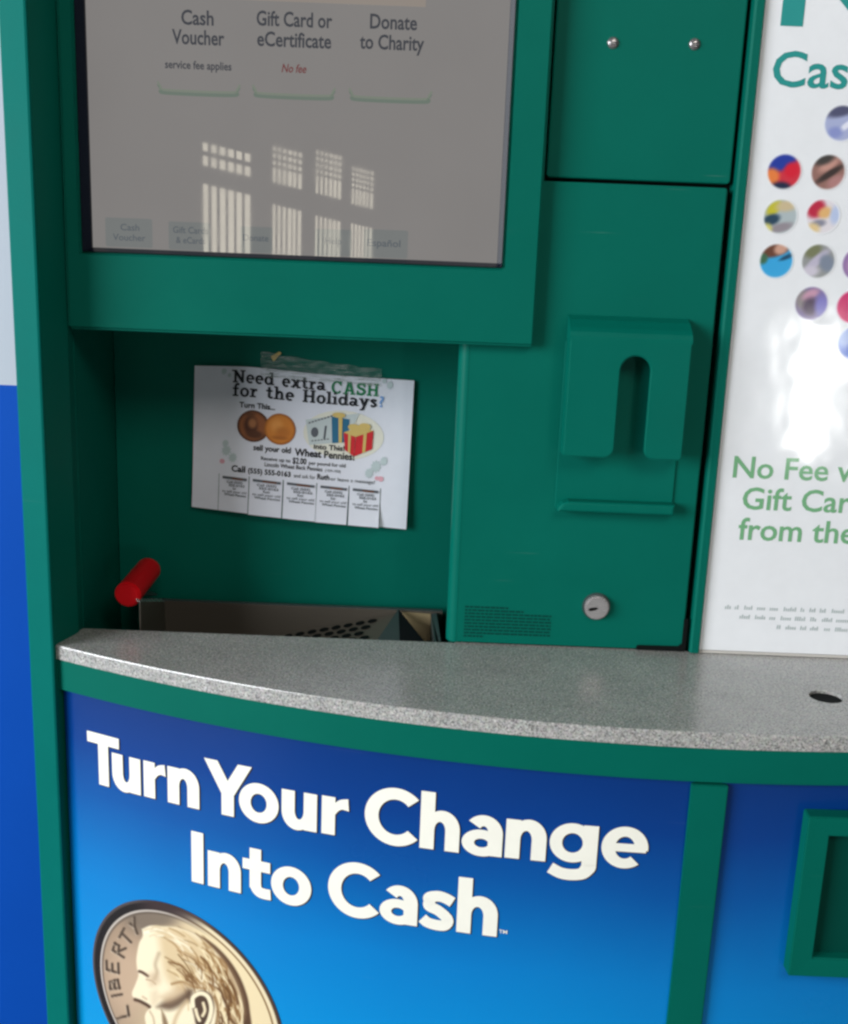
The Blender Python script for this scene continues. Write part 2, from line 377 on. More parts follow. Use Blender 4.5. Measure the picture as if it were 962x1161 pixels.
def poly(*p): return list(p), [tuple(range(len(p)))]
def curve(pts, n=14):
    """Catmull-Rom through the points"""
    p = [pts[0]] + list(pts) + [pts[-1]]; out = []
    for i in range(1, len(p) - 2):
        for k in range(n):
            t = k / n; a, b, c, d = (np.array(q, float) for q in p[i - 1:i + 3])
            out.append(.5 * ((2 * b) + (c - a) * t + (2 * a - 5 * b + 4 * c - d) * t * t + (3 * b - a - 3 * c + d) * t ** 3))
    out.append(np.array(p[-2], float)); return out
XH, W, OV = 0.698, 0.238, 0.022
def arch(x0, x1, top, foot, join):
    """n-arch from the left stem into the right stem"""
    hw = W / 2; V = []; Fs = []; n = 22; xr = x1 - W
    ro = ((x1 - x0 - .35 * W) / 2, top - (top - .33)); cxo = x1 - ro[0]
    ri = ((x1 - x0 - 2 * W) / 2, (top - .205) - (top - .37)); cxi = x0 + W + ri[0]; yo = top - ro[1]; yi = top - .205 - ri[1]
    for k in range(n + 1):
        a = math.pi * (1 - k / n); V += [(cxo + ro[0] * math.cos(a), yo + ro[1] * math.sin(a)), (cxi + ri[0] * math.cos(a), yi + ri[1] * math.sin(a))]
    V += [(x1, foot), (x1 - W, foot)]
    for k in range(n + 1): Fs.append((2 * k + 1, 2 * k, 2 * k + 2, 2 * k + 3))
    return V, Fs
def glyph(c, w):
    if c == 'I': return [rect(0, w, 0, 1)]
    if c == 'T': return [rect(w / 2 - .113, w / 2 + .113, 0, .81), rect(0, w, .795, 1)]
    if c == 'Y': return [rect(w / 2 - .12, w / 2 + .12, 0, .42), poly((w / 2 - .12, .40), (w / 2 + .12, .40), (w / 2 + .02, .62), (.262, 1), (0, 1)), poly((w / 2 - .12, .40), (w / 2 + .12, .40), (w, 1), (w - .262, 1), (w / 2 - .02, .62))]
    if c == 'n': return [rect(0, W, 0, XH), arch(0, w, XH + OV, 0, 0)]
    if c == 'h': return [rect(0, W, 0, 1.03), arch(0, w, XH + OV, 0, 0)]
    if c == 'u': return [([(w - x, XH - y) for x, y in v], f) for v, f in glyph('n', w)]
    if c == 'r': return [rect(0, W, 0, XH), strip(curve([(W * .75, .36), (W * 1.05, .50), (W * 1.45, .578), (w, .592)]), [.03] * 6 + list(np.linspace(.05, .112, 37)))]
    if c == 'o': return [ell_ring(w / 2, XH / 2, (w / 2, XH / 2 + OV), (w / 2 - .222, XH / 2 + OV - .195), 0, 360, 56)]
    if c == 'C': return [ell_ring(.525, .5, (.525, .525), (.29, .318), 43, 317, 60)]
    if c == 'e': return [ell_ring(w / 2, XH / 2, (w / 2, XH / 2 + OV), (w / 2 - .215, XH / 2 + OV - .175), -6, 310, 60), rect(.16, w - .03, .275, .42)]
    if c == 't': return [rect(.135, .135 + W - .02, .16, .93), rect(0, w - .01, .505, .71), strip(curve([(.243, .30), (.26, .18), (.33, .105), (.44, .09), (w, .095)]), [.108] * 14 + list(np.linspace(.108, .10, 43)))]
    if c == 'a': return [rect(w - W, w, 0, .42), ell_ring(w / 2 + .02, .40, (w / 2 - .02, XH + OV - .40), (w / 2 - .02 - W, .125), 0, 142, 32), ell_ring(w / 2 - .01, .218, (w / 2 - .01, .240), (w / 2 - .215, .078), 0, 360, 48)]
    if c == 'g': return [ell_ring(.365, XH / 2 + .02, (.365, XH / 2 + .0), (.365 - .20, XH / 2 - .175), 0, 360, 50), rect(w - W, w, -.02, XH), strip(curve([(w - W / 2, .0), (w - W / 2 - .01, -.06), (w - W / 2 - .10, -.165), (w * .5, -.200), (w * .27, -.185), (.035, -.105)]), [W / 2] * 14 + list(np.linspace(W / 2, .10, 20)) + [.10] * 37)]
    if c == 's': return [strip(curve([(w - .045, XH - .155), (w - .16, XH - .10), (w * .50, XH - .078), (w * .25, XH - .125), (.15, XH - .205), (w * .26, XH - .285), (w * .52, XH - .345), (w - .14, .245), (w - .115, .165), (w * .70, .088), (w * .46, .078), (w * .22, .105), (.04, .17)], 8), .098)]
    return []
def slab(c):
    """slab-serif letters for the flyer: returns (width, pieces) in cap heights"""
    h = .10; x = .66
    def S(*p, k=h): return strip(list(p), k)
    def Sf(xm, y, k=.20): return rect(xm - k, xm + k, y - .001 if y < .5 else y - .11, y + .11 if y < .5 else y)
    O = lambda cx, cy, rx, ry, a0=0, a1=360: ell_ring(cx, cy, (rx, ry), (rx - .19, ry - .16), a0, a1, 30)
    D = {
     'N': (1.0, [rect(.12, .30, 0, 1), rect(.70, .88, 0, 1), S((.18, .95), (.82, .05), k=.12), Sf(.21, 0), Sf(.12, 1), Sf(.79, 1)]),
     'H': (1.0, [rect(.12, .32, 0, 1), rect(.68, .88, 0, 1), rect(.3, .7, .42, .58), Sf(.22, 0), Sf(.78, 0), Sf(.22, 1), Sf(.78, 1)]),
     'A': (1.0, [S((.20, 0), (.46, 1)), S((.80, 0), (.54, 1)), rect(.3, .7, .25, .40), Sf(.2, 0), Sf(.8, 0), rect(.3, .6, .88, 1)]),
     'C': (.92, [O(.47, .5, .45, .52, 40, 320), rect(.70, .84, .66, 1)]),
     'S': (.80, [S(*curve([(.68, .78), (.5, .9), (.22, .86), (.14, .70), (.30, .56), (.56, .46), (.68, .28), (.5, .1), (.25, .1), (.1, .24)], 6)), rect(.62, .74, .66, 1), rect(.06, .18, 0, .36)]),
     'e': (.68, [O(.34, .33, .33, .36, 0, 310), rect(.1, .64, .28, .40)]),
     'd': (.78, [O(.34, .33, .33, .36), rect(.50, .69, 0, 1), rect(.38, .6, .89, 1), rect(.6, .8, 0, .11)]),
     'x': (.76, [S((.14, 0), (.62, x)), S((.14, x), (.62, 0)), Sf(.15, 0, .16), Sf(.61, 0, .16), rect(0, .3, x - .11, x), rect(.46, .76, x - .11, x)]),
     't': (.54, [rect(.14, .33, .1, .9), rect(0, .5, x - .12, x), S(*curve([(.24, .2), (.32, .08), (.52, .1)], 6), k=.08)]),
     'r': (.60, [rect(.12, .31, 0, x), rect(0, .46, 0, .11), rect(0, .25, x - .11, x), S(*curve([(.26, .4), (.36, .56), (.56, .56)], 6), k=.09)]),
     'a': (.70, [rect(.42, .60, .05, .45), S(*curve([(.1, .55), (.3, .60), (.48, .52), (.51, .4)], 6), k=.08), O(.28, .19, .27, .21), rect(.5, .72, 0, .11)]),
     'f': (.50, [rect(.12, .31, 0, .8), rect(0, .44, 0, .11), rect(0, .46, x - .12, x), S(*curve([(.21, .76), (.3, .93), (.5, .92)], 6), k=.085)]),
     'o': (.70, [O(.35, .33, .34, .36)]),
     'h': (.82, [rect(.12, .31, 0, 1), rect(0, .2, .89, 1), rect(0, .4, 0, .11), rect(.52, .70, 0, .42), S(*curve([(.28, .42), (.42, .60), (.58, .54), (.61, .40)], 6), k=.085), rect(.44, .82, 0, .11)]),
     'l': (.40, [rect(.11, .30, 0, 1), rect(0, .4, 0, .11), rect(0, .2, .89, 1)]),
     'i': (.40, [rect(.11, .30, 0, x), rect(0, .4, 0, .11), rect(0, .2, x - .11, x), rect(.10, .31, .80, 1)]),
     'y': (.76, [S((.14, x), (.40, .08)), S((.62, x), (.30, -.26)), rect(0, .3, x - .11, x), rect(.46, .76, x - .11, x), rect(.08, .34, -.32, -.2)]),
     's': (.60, [S(*curve([(.50, .50), (.3, .59), (.12, .50), (.3, .36), (.48, .20), (.3, .07), (.1, .14)], 6), k=.085)]),
     ' ': (.52, [])}
    return D[c]

# ================================================================== SETTING
floor = obj('floor', box(-3.5, 3.5, -9.0, 2.4, -0.05, 0.0, zr=False), M['floor']); floor['kind'] = 'structure'
wl = obj('wall', box(-3.0, 3.0, 1.66, 1.80, 0.0, 2.8, zr=False), M['wall'])
wl['label'] = 'wall behind the kiosk painted white above and bright blue below'; wl['category'] = 'wall'

# ================================================================== KIOSK
K = thing('coin_kiosk', ROOT, 'green coin counting kiosk with touch screen, granite counter and blue printed front', 'kiosk')

# body behind everything seen
obj('cabinet', box(-0.405, 0.985, 1.33, 1.62, -ZC + .002, 0.95, 0.004), M['green'], K)
obj('base_cabinet', bow_panel(-0.700, 0.700, 1.498, 0.06, -ZC + .002, -0.018, 80), M['gap'], K)
obj('backing_panel', plate([(0.045, 0.0), (0.97, 0.0), (0.97, 0.94), (0.045, 0.94)], 1.172, 1.32), M['gap'], K)

def post(sign):
    X = lambda x: x if sign < 0 else 2 * BX - x
    p = obj('side_post', prism_xy([(X(-0.4120), 1.0955), (X(-0.4100), 1.0925), (X(-0.3866), 1.0885), (X(-0.3846), 1.0892), (X(-0.3846), 1.0925), (X(-0.3905), 1.0945), (X(-0.3905), 1.34), (X(-0.4120), 1.34)], -ZC + .002, 0.95), M['green_gloss'], K)
    q = obj('inner_liner', prism_xy([(X(-0.3846), 1.0937), (X(-0.3725), 1.136), (X(-0.3735), 1.155), (X(-0.3895), 1.155), (X(-0.3895), 1.0937)], -ZC + .002, 0.949), M['green'], p)
post(-1); post(1)

# screen housing
HX0, HX1, HZ0, HZ1 = -0.3718, 0.1058, 0.3290, 0.93
OX0, OX1, OZ0, OZ1 = -0.3545, 0.0690, 0.4065, 0.78
obj('screen_housing', ring_frame((HX0, HX1, HZ0, HZ1), (OX0, OX1, OZ0, OZ1), 1.135, 1.171, bev=0.0028), M['green'], K)
TS = obj('touch_screen', ring_frame((OX0 + .0004, OX1 - .0004, OZ0 + .0004, OZ1), (-0.3462, 0.0640, 0.4110, 0.776), 1.1338, 1.150, yi=1.1432, bev=0.0008), M['bezel'], K)
SY = 1.1450
obj('display', box(-0.3475, 0.0655, SY, SY + .01, 0.4095, 0.777), M['lcd'], TS)
# screen content: headings over three buttons
y1 = SY - .0005
for blk in ([('Cash', -0.2536, -0.2222, 0.6250, 0.0128, .020), ('Voucher', -0.2628, -0.2119, 0.6072, 0.0128, .020),
    ('Gift Card or', -0.1806, -0.1073, 0.6268, 0.0128, .020), ('eCertificate', -0.1800, -0.1080, 0.6083, 0.0128, .020),
    ('Donate', -0.0707, -0.0252, 0.6280, 0.0128, .020), ('to Charity', -0.0802, -0.0177, 0.6095, 0.0128, .020),
    ('service fee applies', -0.2700, -0.2050, 0.5846, 0.0072, .018)]):
    obj('lettering', flat_text([blk], y1), M['lcd_text'], TS)
obj('red_lettering', flat_text([('No fee', -0.1560, -0.1322, 0.5850, 0.0074, .018, 0, .18)], y1), M['lcd_red'], TS)
for cx in (-0.2371, -0.1438, -0.0490):
    hw = 0.0405; zb = 0.5615 + (cx + .24) * .004
    P = [(cx - hw, zb + .0075), (cx - hw + .003, zb + .003), (cx - hw + .009, zb), (cx + hw - .009, zb), (cx + hw - .003, zb + .003), (cx + hw, zb + .0075)]
    v, f = strip(curve(P, 6), [.0006] * 6 + [.0016] * 19 + [.0006] * 6)
    obj('button_edge', ([(a, y1, b + ZC) for a, b in v], f), M['lcd_line'], TS)
    v, f = strip(curve([(a, b + .0028) for a, b in P], 6), .0010)
    obj('button_highlight', ([(a, y1, b + ZC) for a, b in v], f), M['lcd_line2'], TS)
for x0, x1, z0, z1 in ((-0.3330, -0.2855, 0.4125, 0.4410), (-0.2690, -0.2270, 0.4120, 0.4395), (-0.1965, -0.1640, 0.4120, 0.4375), (-0.1210, -0.0840, 0.4120, 0.4380), (-0.0715, -0.0270, 0.4120, 0.4395)):
    obj('menu_tab', plate(rrect(x0, x1, z0, z1, .002), y1, y1 + .0003), M['lcd_tab'], TS)
y2 = y1 - .0004
for blk in ([('Cash', -0.3175, -0.2985, 0.4290, 0.0062, .01), ('Voucher', -0.3255, -0.2925, 0.4190, 0.0062, .01), ('Gift Cards', -0.2645, -0.2290, 0.4285, 0.0062, .01),
    ('& eCards', -0.2615, -0.2320, 0.4185, 0.0062, .01), ('Donate', -0.1935, -0.1680, 0.4235, 0.0062, .01), ('Help', -0.1110, -0.0940, 0.4235, 0.0062, .01), ('Español', -0.0680, -0.0345, 0.4230, 0.0068, .01)]):
    obj('tab_lettering', flat_text([blk], y2), M['lcd_tabtext'], TS)
obj('glare_band', box(-0.282, -0.0175, y1, y1 + .0003, 0.6490, 0.700), M['lcd_glare'], TS)  # screen glare painted as a lighter warm strip along the display top

# recess under the screen
RX0, RX1, RY = -0.3735, 0.0335, 1.300
obj('recess_back', box(RX0 + .0012, RX1 + .02, RY, RY + .02, -0.16, 0.345), M['green'], K)
bm = box(RX0 - .015, RX0, 1.1575, 1.3150, -0.16, 0.345); obj('recess_side', bm, M['green'], K)
obj('recess_side', box(RX1, RX1 + .010, 1.172, 1.299, -0.16, 0.345), M['green'], K)
obj('recess_ceiling', box(RX0 + .001, RX1 - .001, 1.1712, 1.299, 0.331, 0.345), M['green'], K)
obj('recess_floor', box(RX0 + .001, RX1 - .001, 1.153, 1.299, -0.158, -0.150), M['gap'], K)

# upper right panel with two screws
UP = obj('upper_panel', plate(rrect(0.1095, 0.2945, 0.4970, 0.93, .004), 1.1545, 1.170, bev=.0018), M['green'], K)
for x, z in ((0.1666, 0.6250), (0.2463, 0.6268)):
    b = bmesh.new(); bmesh.ops.create_uvsphere(b, u_segments=24, v_segments=12, radius=.0056)
    for v in b.verts: v.co = Vector((v.co.x + x, v.co.z * .0 + 1.1545 - abs(v.co.y) * .55, v.co.z + z + ZC))
    obj('screw', b, M['chrome'], UP, smooth=True)

# access door: left edge rounded over
b = plate(rrect(0.0380, 0.2918, 0.0018, 0.4930, .0035), 1.1500, 1.1712)
es = [e for e in b.edges if all(abs(v.co.y - 1.15) < 1e-6 for v in e.verts)]
bmesh.ops.bevel(b, geom=[e for e in es if all(v.co.x > 0.042 for v in e.verts)], offset=.0016, segments=2, affect='EDGES')
DR = obj('access_door', b, M['green'], K)
# rolled left edge of the door
pr = [(0.0405 + .0105 * math.cos(a), 1.1602 - .0105 * math.sin(a)) for a in np.linspace(math.pi, math.pi / 2, 9)]
obj('rolled_edge', prism_xy([(0.0300, 1.173)] + pr + [(0.0405, 1.173)], 0.0016, 0.4915), M['plastic'], DR, smooth=False)
Lp = [(0.2400, 0.0012), (0.2945, 0.0012), (0.2945, 0.0390), (0.2900, 0.0380), (0.2900, 0.0100), (0.2860, 0.0066), (0.2420, 0.0062), (0.2400, 0.0040)]
obj('corner_bracket', plate(Lp, 1.1480, 1.1495), M['gap'], DR)
# lock
LK = obj('lock', cyl((0.1924, 1.1475, 0.0491), (0, -1, 0), .0132, .011, bev=.0016), M['chrome'], K, smooth=False)
obj('keyhole', plate([(0.1830, .0470), (0.1850, .0455), (0.1905, .0470), (0.1935, .0487), (0.1925, .0500), (0.1890, .0498), (0.1850, .0490)], 1.1414, 1.1425), M['keyhole'], LK)
obj('lock_collar', cyl((0.1926, 1.1492, 0.0490), (0, -1, 0), .0152, .003, bev=.0008), M['dark_steel'], LK)
# fine print: unreadable rows of tiny marks
sp = []
for r in range(10):
    z = 0.0415 - r * .00375; x = 0.0490; xe = (0.098, 0.1135)[r] if r < 2 else (0.1445 if r < 9 else .070)
    while x < xe:
        wd = min(random.uniform(.0025, .0085), xe - x)
        if wd > .001: sp.append(([(x, 1.1496, z + ZC), (x + wd, 1.1496, z + ZC + .02 * wd), (x + wd, 1.1496, z + .0021 + ZC), (x, 1.1496, z + .0021 + ZC)], [(0, 1, 2, 3)]))
        x += wd + .0011
obj('fine_print', merge(sp), M['dark_print'], DR)

# leaflet holder: hooded pocket with an arched slot
HO = []
x0, x1, zb, zf, zt = 0.1405, 0.2640, 0.2195, 0.3390, 0.3625; sl, sr, st = 0.1935, 0.2240, 0.3250
yf = 1.1190
r = .0105; rs = (sr - sl) / 2
out = []
for a in np.linspace(180, 270, 6): out.append((x0 + .004 + .004 * math.cos(math.radians(a)), zb + .004 + .004 * math.sin(math.radians(a))))
for a in np.linspace(270, 360, 8): out.append((sl - r + r * math.cos(math.radians(a)), zb + r + r * math.sin(math.radians(a))))
for a in np.linspace(180, 0, 16): out.append(((sl + sr) / 2 + rs * math.cos(math.radians(a)), st - rs + rs * math.sin(math.radians(a))))
for a in np.linspace(180, 270, 8): out.append((sr + r + r * math.cos(math.radians(a)), zb + r + r * math.sin(math.radians(a))))
for a in np.linspace(270, 360, 6): out.append((x1 - .004 + .004 * math.cos(math.radians(a)), zb + .004 + .004 * math.sin(math.radians(a))))
out += [(x1, zf), (x0, zf)]
# keep the slot narrowing slightly as in a moulded part
b = bmesh.new(); ring = []
vs = [b.verts.new((x, yf, z + ZC)) for x, z in out]; f0 = b.faces.new(vs)
rr = bmesh.ops.extrude_face_region(b, geom=[f0]); nv = [v for v in rr['geom'] if isinstance(v, bmesh.types.BMVert)]
bmesh.ops.translate(b, vec=(0, .0035, 0), verts=nv); bmesh.ops.recalc_face_normals(b, faces=b.faces)
front = [e for e in b.edges if all(abs(v.co.y - yf) < 1e-6 for v in e.verts) and not all(v.co.z > ZC + zf - 1e-5 for v in e.verts)]
bmesh.ops.bevel(b, geom=front, offset=.0014, segments=3, affect='EDGES')
LH = obj('leaflet_holder', b, M['plastic'], K)
# hood: rounded shoulder from the front plate up and back to the door
prof = [(yf, zf - .0002), (yf + .0004, zf + .004), (yf + .003, zf + .0085), (yf + .008, zf + .0125), (1.1390, zt - .004), (1.1500, zt)]
hv = []; n = len(prof)
for (y, z) in prof: hv += [(x0, y, z + ZC), (x1, y, z + ZC)]
hf = [(2 * i, 2 * i + 1, 2 * i + 3, 2 * i + 2) for i in range(n - 1)]
hv += [(x0, 1.1500, zf - .0002 + ZC), (x1, 1.1500, zf - .0002 + ZC)]
hf += [tuple([2 * i for i in range(n)] + [2 * n]), tuple([2 * i + 1 for i in range(n)] + [2 * n + 1])[::-1]]
obj('hood', (hv, hf), M['plastic'], LH)
obj('side_cheek', box(x0 + .0006, x0 + .0036, yf + .0036, 1.1499, zb + .001, zf), M['plastic'], LH)
obj('side_cheek', box(x1 - .0036, x1 - .0006, yf + .0036, 1.1499, zb + .001, zf), M['plastic'], LH)
obj('back_plate', plate(rrect(x0 - .001, x1 + .001, 0.1560, zf - .002, .004), 1.1478, 1.1497, bev=.0008), M['plastic'], LH)
lp = [(x0 + .001, .1575), (x1 + .001, .1575), (x1 + .001, .1690), (x0 + .012, .1690), (x0 + .006, .1668), (x0 + .002, .1625)]
obj('ledge', plate(lp, 1.1330, 1.1477, bev=.0030), M['plastic'], LH)

# vertical trim beside the poster
obj('trim_strip', prism_xy([(0.2985, 1.171), (0.2985, 1.1455), (0.3005, 1.1435), (0.3075, 1.1435), (0.3088, 1.1450), (0.3088, 1.171)], 0.0012, 0.93), M['green'], K)

# back-lit style poster insert
PO = obj('poster', box(0.3092, 0.9560, 1.1490, 1.1535, 0.0035, 0.93, .0006), M['poster'], K)
obj('poster_sill', box(0.3092, 0.9560, 1.1480, 1.1715, 0.0006, 0.0033), M['poster_edge'], PO)
py = 1.1486
nN = merge([([(a, py, b + ZC) for a, b in v], f) for v, f in (rect(.3262, .3480, .6455, .7250), rect(.4060, .4280, .6455, .7250), poly((.3480, .7250), (.3262, .7250), (.4060, .6455), (.4280, .6455)))])
nN = ([(x, y - 0.00004 * (i // 4), z) for i, (x, y, z) in enumerate(nN[0])], nN[1])
obj('title_letter', nN, M['poster_teal'], PO)
obj('subtitle_lettering', flat_text([('Cash', 0.3235, 0.4220, 0.5908, 0.0315, .014)], py), M['poster_teal'], PO)
for blk in ([('No Fee with', 0.3262, 0.4960, 0.1990, 0.0225, .014), ('Gift Cards', 0.3395, 0.4850, 0.1650, 0.0232, .014), ('from these', 0.3385, 0.4950, 0.1312, 0.0235, .014)]):
    obj('slogan_lettering', flat_text([blk], py), M['poster_green'], PO)
fp = []
for r, xs in enumerate((0.3330, 0.3500, 0.3920)):
    x = xs; z = .0520 - r * .0105
    while x < 0.80:
        wd = random.uniform(.006, .018)
        for q in range(int(wd / .0024)):
            hgt = random.choice((.0032, .0032, .0048)); fp.append(([(x + q * .0024, py, z + ZC), (x + q * .0024 + .0013, py, z + ZC), (x + q * .0024 + .0016, py, z + hgt + ZC), (x + q * .0024 + .0003, py, z + hgt + ZC)], [(0, 1, 2, 3)]))
        x += wd + .0035
obj('fine_print', merge(fp), M['poster_grey'], PO)

def smooth(a, b, x): t = np.clip((x - a) / (b - a), 0, 1); return t * t * (3 - 2 * t)
def vmesh(name, V, Fs, colors, mat, parent, label=None):
    o = obj(name, (V, Fs), mat, parent, label); at = o.data.color_attributes.new('print', 'FLOAT_COLOR', 'POINT')
    c = np.clip(np.array(colors), 0, 255) / 255; c = np.where(c <= .04045, c / 12.92, ((c + .055) / 1.055) ** 2.4)
    at.data.foreach_set('color', np.c_[c, np.ones(len(c))].astype(np.float32).ravel()); return o
def disc_grid(nr, na):
    P = [(0, 0)]; Fs = []
    for i in range(1, nr + 1):
        for k in range(na): a = 2 * math.pi * k / na; P.append((i / nr * math.cos(a), i / nr * math.sin(a)))
    for k in range(na): Fs.append((0, 1 + k, 1 + (k + 1) % na))
    for i in range(nr - 1):
        b0 = 1 + i * na; b1 = b0 + na
        for k in range(na): Fs.append((b0 + k, b1 + k, b1 + (k + 1) % na, b0 + (k + 1) % na))
    return np.array(P), Fs
DP, DF = disc_grid(16, 48)
def photo_disc(cx, cz, base, blobs, label):
    C = np.tile(np.array(base, float), (len(DP), 1)); u, v = DP[:, 0], DP[:, 1]
    for (bx, by, rx, ry, ang, col, soft) in blobs:
        ca, sa = math.cos(math.radians(ang)), math.sin(math.radians(ang)); a = ((u - bx) * ca + (v - by) * sa) / rx; b = (-(u - bx) * sa + (v - by) * ca) / ry
        k = 1 - smooth(1 - soft, 1 + soft, np.sqrt(a * a + b * b)); C = C * (1 - k[:, None]) + np.array(col, float) * k[:, None]
    k = smooth(.84, 1.0, np.hypot(u, v)); C = C * (1 - k[:, None]) + np.array((238, 240, 244.)) * k[:, None]
    V = [(cx + .0178 * a, py, cz + .0178 * b + ZC) for a, b in DP]
    vmesh('photo_disc', V, DF, C, M['photo_print'], PO, label)
photo_disc(.3968, .5585, (170, 178, 214), [(-.1, .7, .9, .35, 15, (86, 88, 116), .4), (.3, -.1, .5, .16, 40, (228, 230, 244), .5), (-.3, -.5, .4, .3, 0, (140, 150, 204), .5)], 'pale blue grey round picture')
photo_disc(.3456, .5108, (208, 60, 74), [(-.2, .7, 1.0, .6, 30, (48, 66, 160), .3), (-.7, -.3, .45, .45, 0, (232, 130, 72), .4), (-.1, -.9, .6, .35, 0, (44, 52, 76), .4), (.4, .1, .4, .4, 0, (214, 44, 62), .4)], 'red and blue round picture')
photo_disc(.3892, .5120, (150, 112, 104), [(0, .4, .6, .25, 35, (198, 150, 138), .5), (.1, -.1, .9, .18, 35, (70, 60, 58), .5), (-.3, .7, .6, .3, 20, (74, 70, 68), .5), (.5, -.5, .5, .3, 30, (178, 130, 128), .5)], 'brown round picture')
photo_disc(.3465, .4675, (176, 188, 192), [(-.4, .45, .5, .3, 45, (198, 190, 60), .4), (.3, .6, .6, .3, 10, (204, 186, 150), .5), (-.5, -.2, .5, .3, 20, (52, 76, 96), .4), (.1, -.6, .7, .25, 15, (150, 142, 150), .5), (-.7, -.7, .3, .3, 0, (214, 206, 120), .5)], 'yellow and grey round picture')
photo_disc(.3892, .4695, (226, 220, 226), [(-.45, .4, .55, .5, 30, (190, 52, 76), .35), (.1, .2, .4, .3, 20, (226, 180, 120), .5), (.7, .1, .3, .5, 0, (186, 200, 232), .5), (-.2, -.4, .4, .2, 10, (140, 140, 156), .5), (-.5, -.7, .4, .3, 0, (226, 200, 150), .5)], 'crimson and cream round picture')
photo_disc(.3474, .4240, (62, 166, 222), [(-.1, .75, 1.0, .5, 20, (110, 72, 58), .25), (.2, .7, .4, .3, 30, (206, 160, 140), .4), (-.8, .1, .3, .3, 0, (70, 110, 84), .4), (.6, .25, .45, .12, 25, (40, 80, 110), .5)], 'bright blue round picture')
photo_disc(.3900, .4255, (150, 152, 152), [(-.4, .6, .5, .4, 30, (122, 126, 96), .4), (-.1, 0, .9, .25, 45, (190, 184, 204), .4), (.5, -.1, .4, .5, 30, (128, 138, 156), .4), (-.4, -.6, .5, .3, 10, (206, 200, 214), .5)], 'silver grey round picture')
photo_disc(.3880, .3832, (126, 110, 158), [(-.5, .2, .5, .6, 20, (140, 132, 134), .5), (-.1, .5, .5, .25, 30, (196, 148, 172), .5), (.0, -.2, .45, .5, 0, (70, 50, 80), .5), (.6, -.1, .4, .6, 0, (122, 116, 190), .5)], 'dark purple round picture')
photo_disc(.4312, .4243, (150, 120, 170), [(0, 0, .6, .5, 30, (206, 160, 190), .5)], 'mauve round picture')
photo_disc(.4310, .3815, (206, 50, 110), [(.3, .3, .5, .4, 0, (230, 140, 170), .5)], 'pink round picture')
photo_disc(.4370, .3450, (96, 124, 206), [(-.5, .3, .5, .6, 20, (160, 180, 226), .5), (.2, -.3, .5, .5, 0, (70, 92, 190), .5)], 'blue violet round picture')

# ---------------------------------------------------------------- granite counter with a cable hole
RCN = 1.5200
def arc_pts(R, n=110):
    a0 = math.asin((-0.3840 - BX) / RCN); a1 = -a0; return [(BX + R * math.sin(a0 + (a1 - a0) * k / n), BY - R * math.cos(a0 + (a1 - a0) * k / n)) for k in range(n + 1)]
def outline(d):
    return arc_pts(RCN - d) + [(0.9520, 1.1525), (0.0425, 1.1525), (0.0380, 1.1495), (-0.3716, 1.1495)]
b = bmesh.new(); loops = []
for d, z in ((0, -.0155), (0, -.0013), (.0004, -.0004), (.0013, 0.0)):
    loops.append([b.verts.new((x, y, z + ZC)) for x, y in outline(d)])
nO = len(loops[0])
for A, B in zip(loops, loops[1:]):
    for i in range(nO): b.faces.new((A[i], A[(i + 1) % nO], B[(i + 1) % nO], B[i]))
hole = []
for d, z in ((.0, 0.0), (-.0006, -.0006), (-.0008, -.012)):
    hole.append([b.verts.new((0.4115 + (.0170 + d) * math.cos(t), 1.0365 + (.0165 + d) * math.sin(t), z + ZC)) for t in np.linspace(0, 2 * math.pi, 33)[:-1]])
for A, B in zip(hole, hole[1:]):
    for i in range(32): b.faces.new((A[i], B[i], B[(i + 1) % 32], A[(i + 1) % 32]))
b.faces.new(hole[-1])
eds = [b.edges.get((loops[-1][i], loops[-1][(i + 1) % nO])) for i in range(nO)] + [b.edges.get((hole[0][i], hole[0][(i + 1) % 32])) for i in range(32)]
bmesh.ops.triangle_fill(b, edges=eds, use_beauty=True)
b.faces.new(loops[0][::-1]); bmesh.ops.recalc_face_normals(b, faces=b.faces)
CT = obj('counter', b, M['granite'], K)
obj('cable_hole', cyl((0.4115, 1.0365, -.0060), (0, 0, 1), .0158, .006), M['gap'], CT)

# green apron, printed panels, mullion
obj('apron', bow_panel(-0.6965, 0.6965, 1.5185, .018, -0.0500, -0.0158, 110), M['green'], K)
FG = obj('front_graphic', bow_panel(-0.6930, -0.0270, RP, .010, -0.84, -0.0502, 110), M['vinyl'], K)
FG2 = obj('side_graphic', bow_panel(-0.0010, 0.6900, RP, .010, -0.84, -0.0502, 110), M['vinyl'], K)
obj('mullion', bow_panel(-0.0302, 0.0035, 1.5195, .020, -0.84, -0.0530, 8, bev=.0008), M['green'], K)
obj('plinth', bow_panel(-0.690, 0.690, 1.50, .03, -ZC + .002, -0.842, 60), M['green'], K)

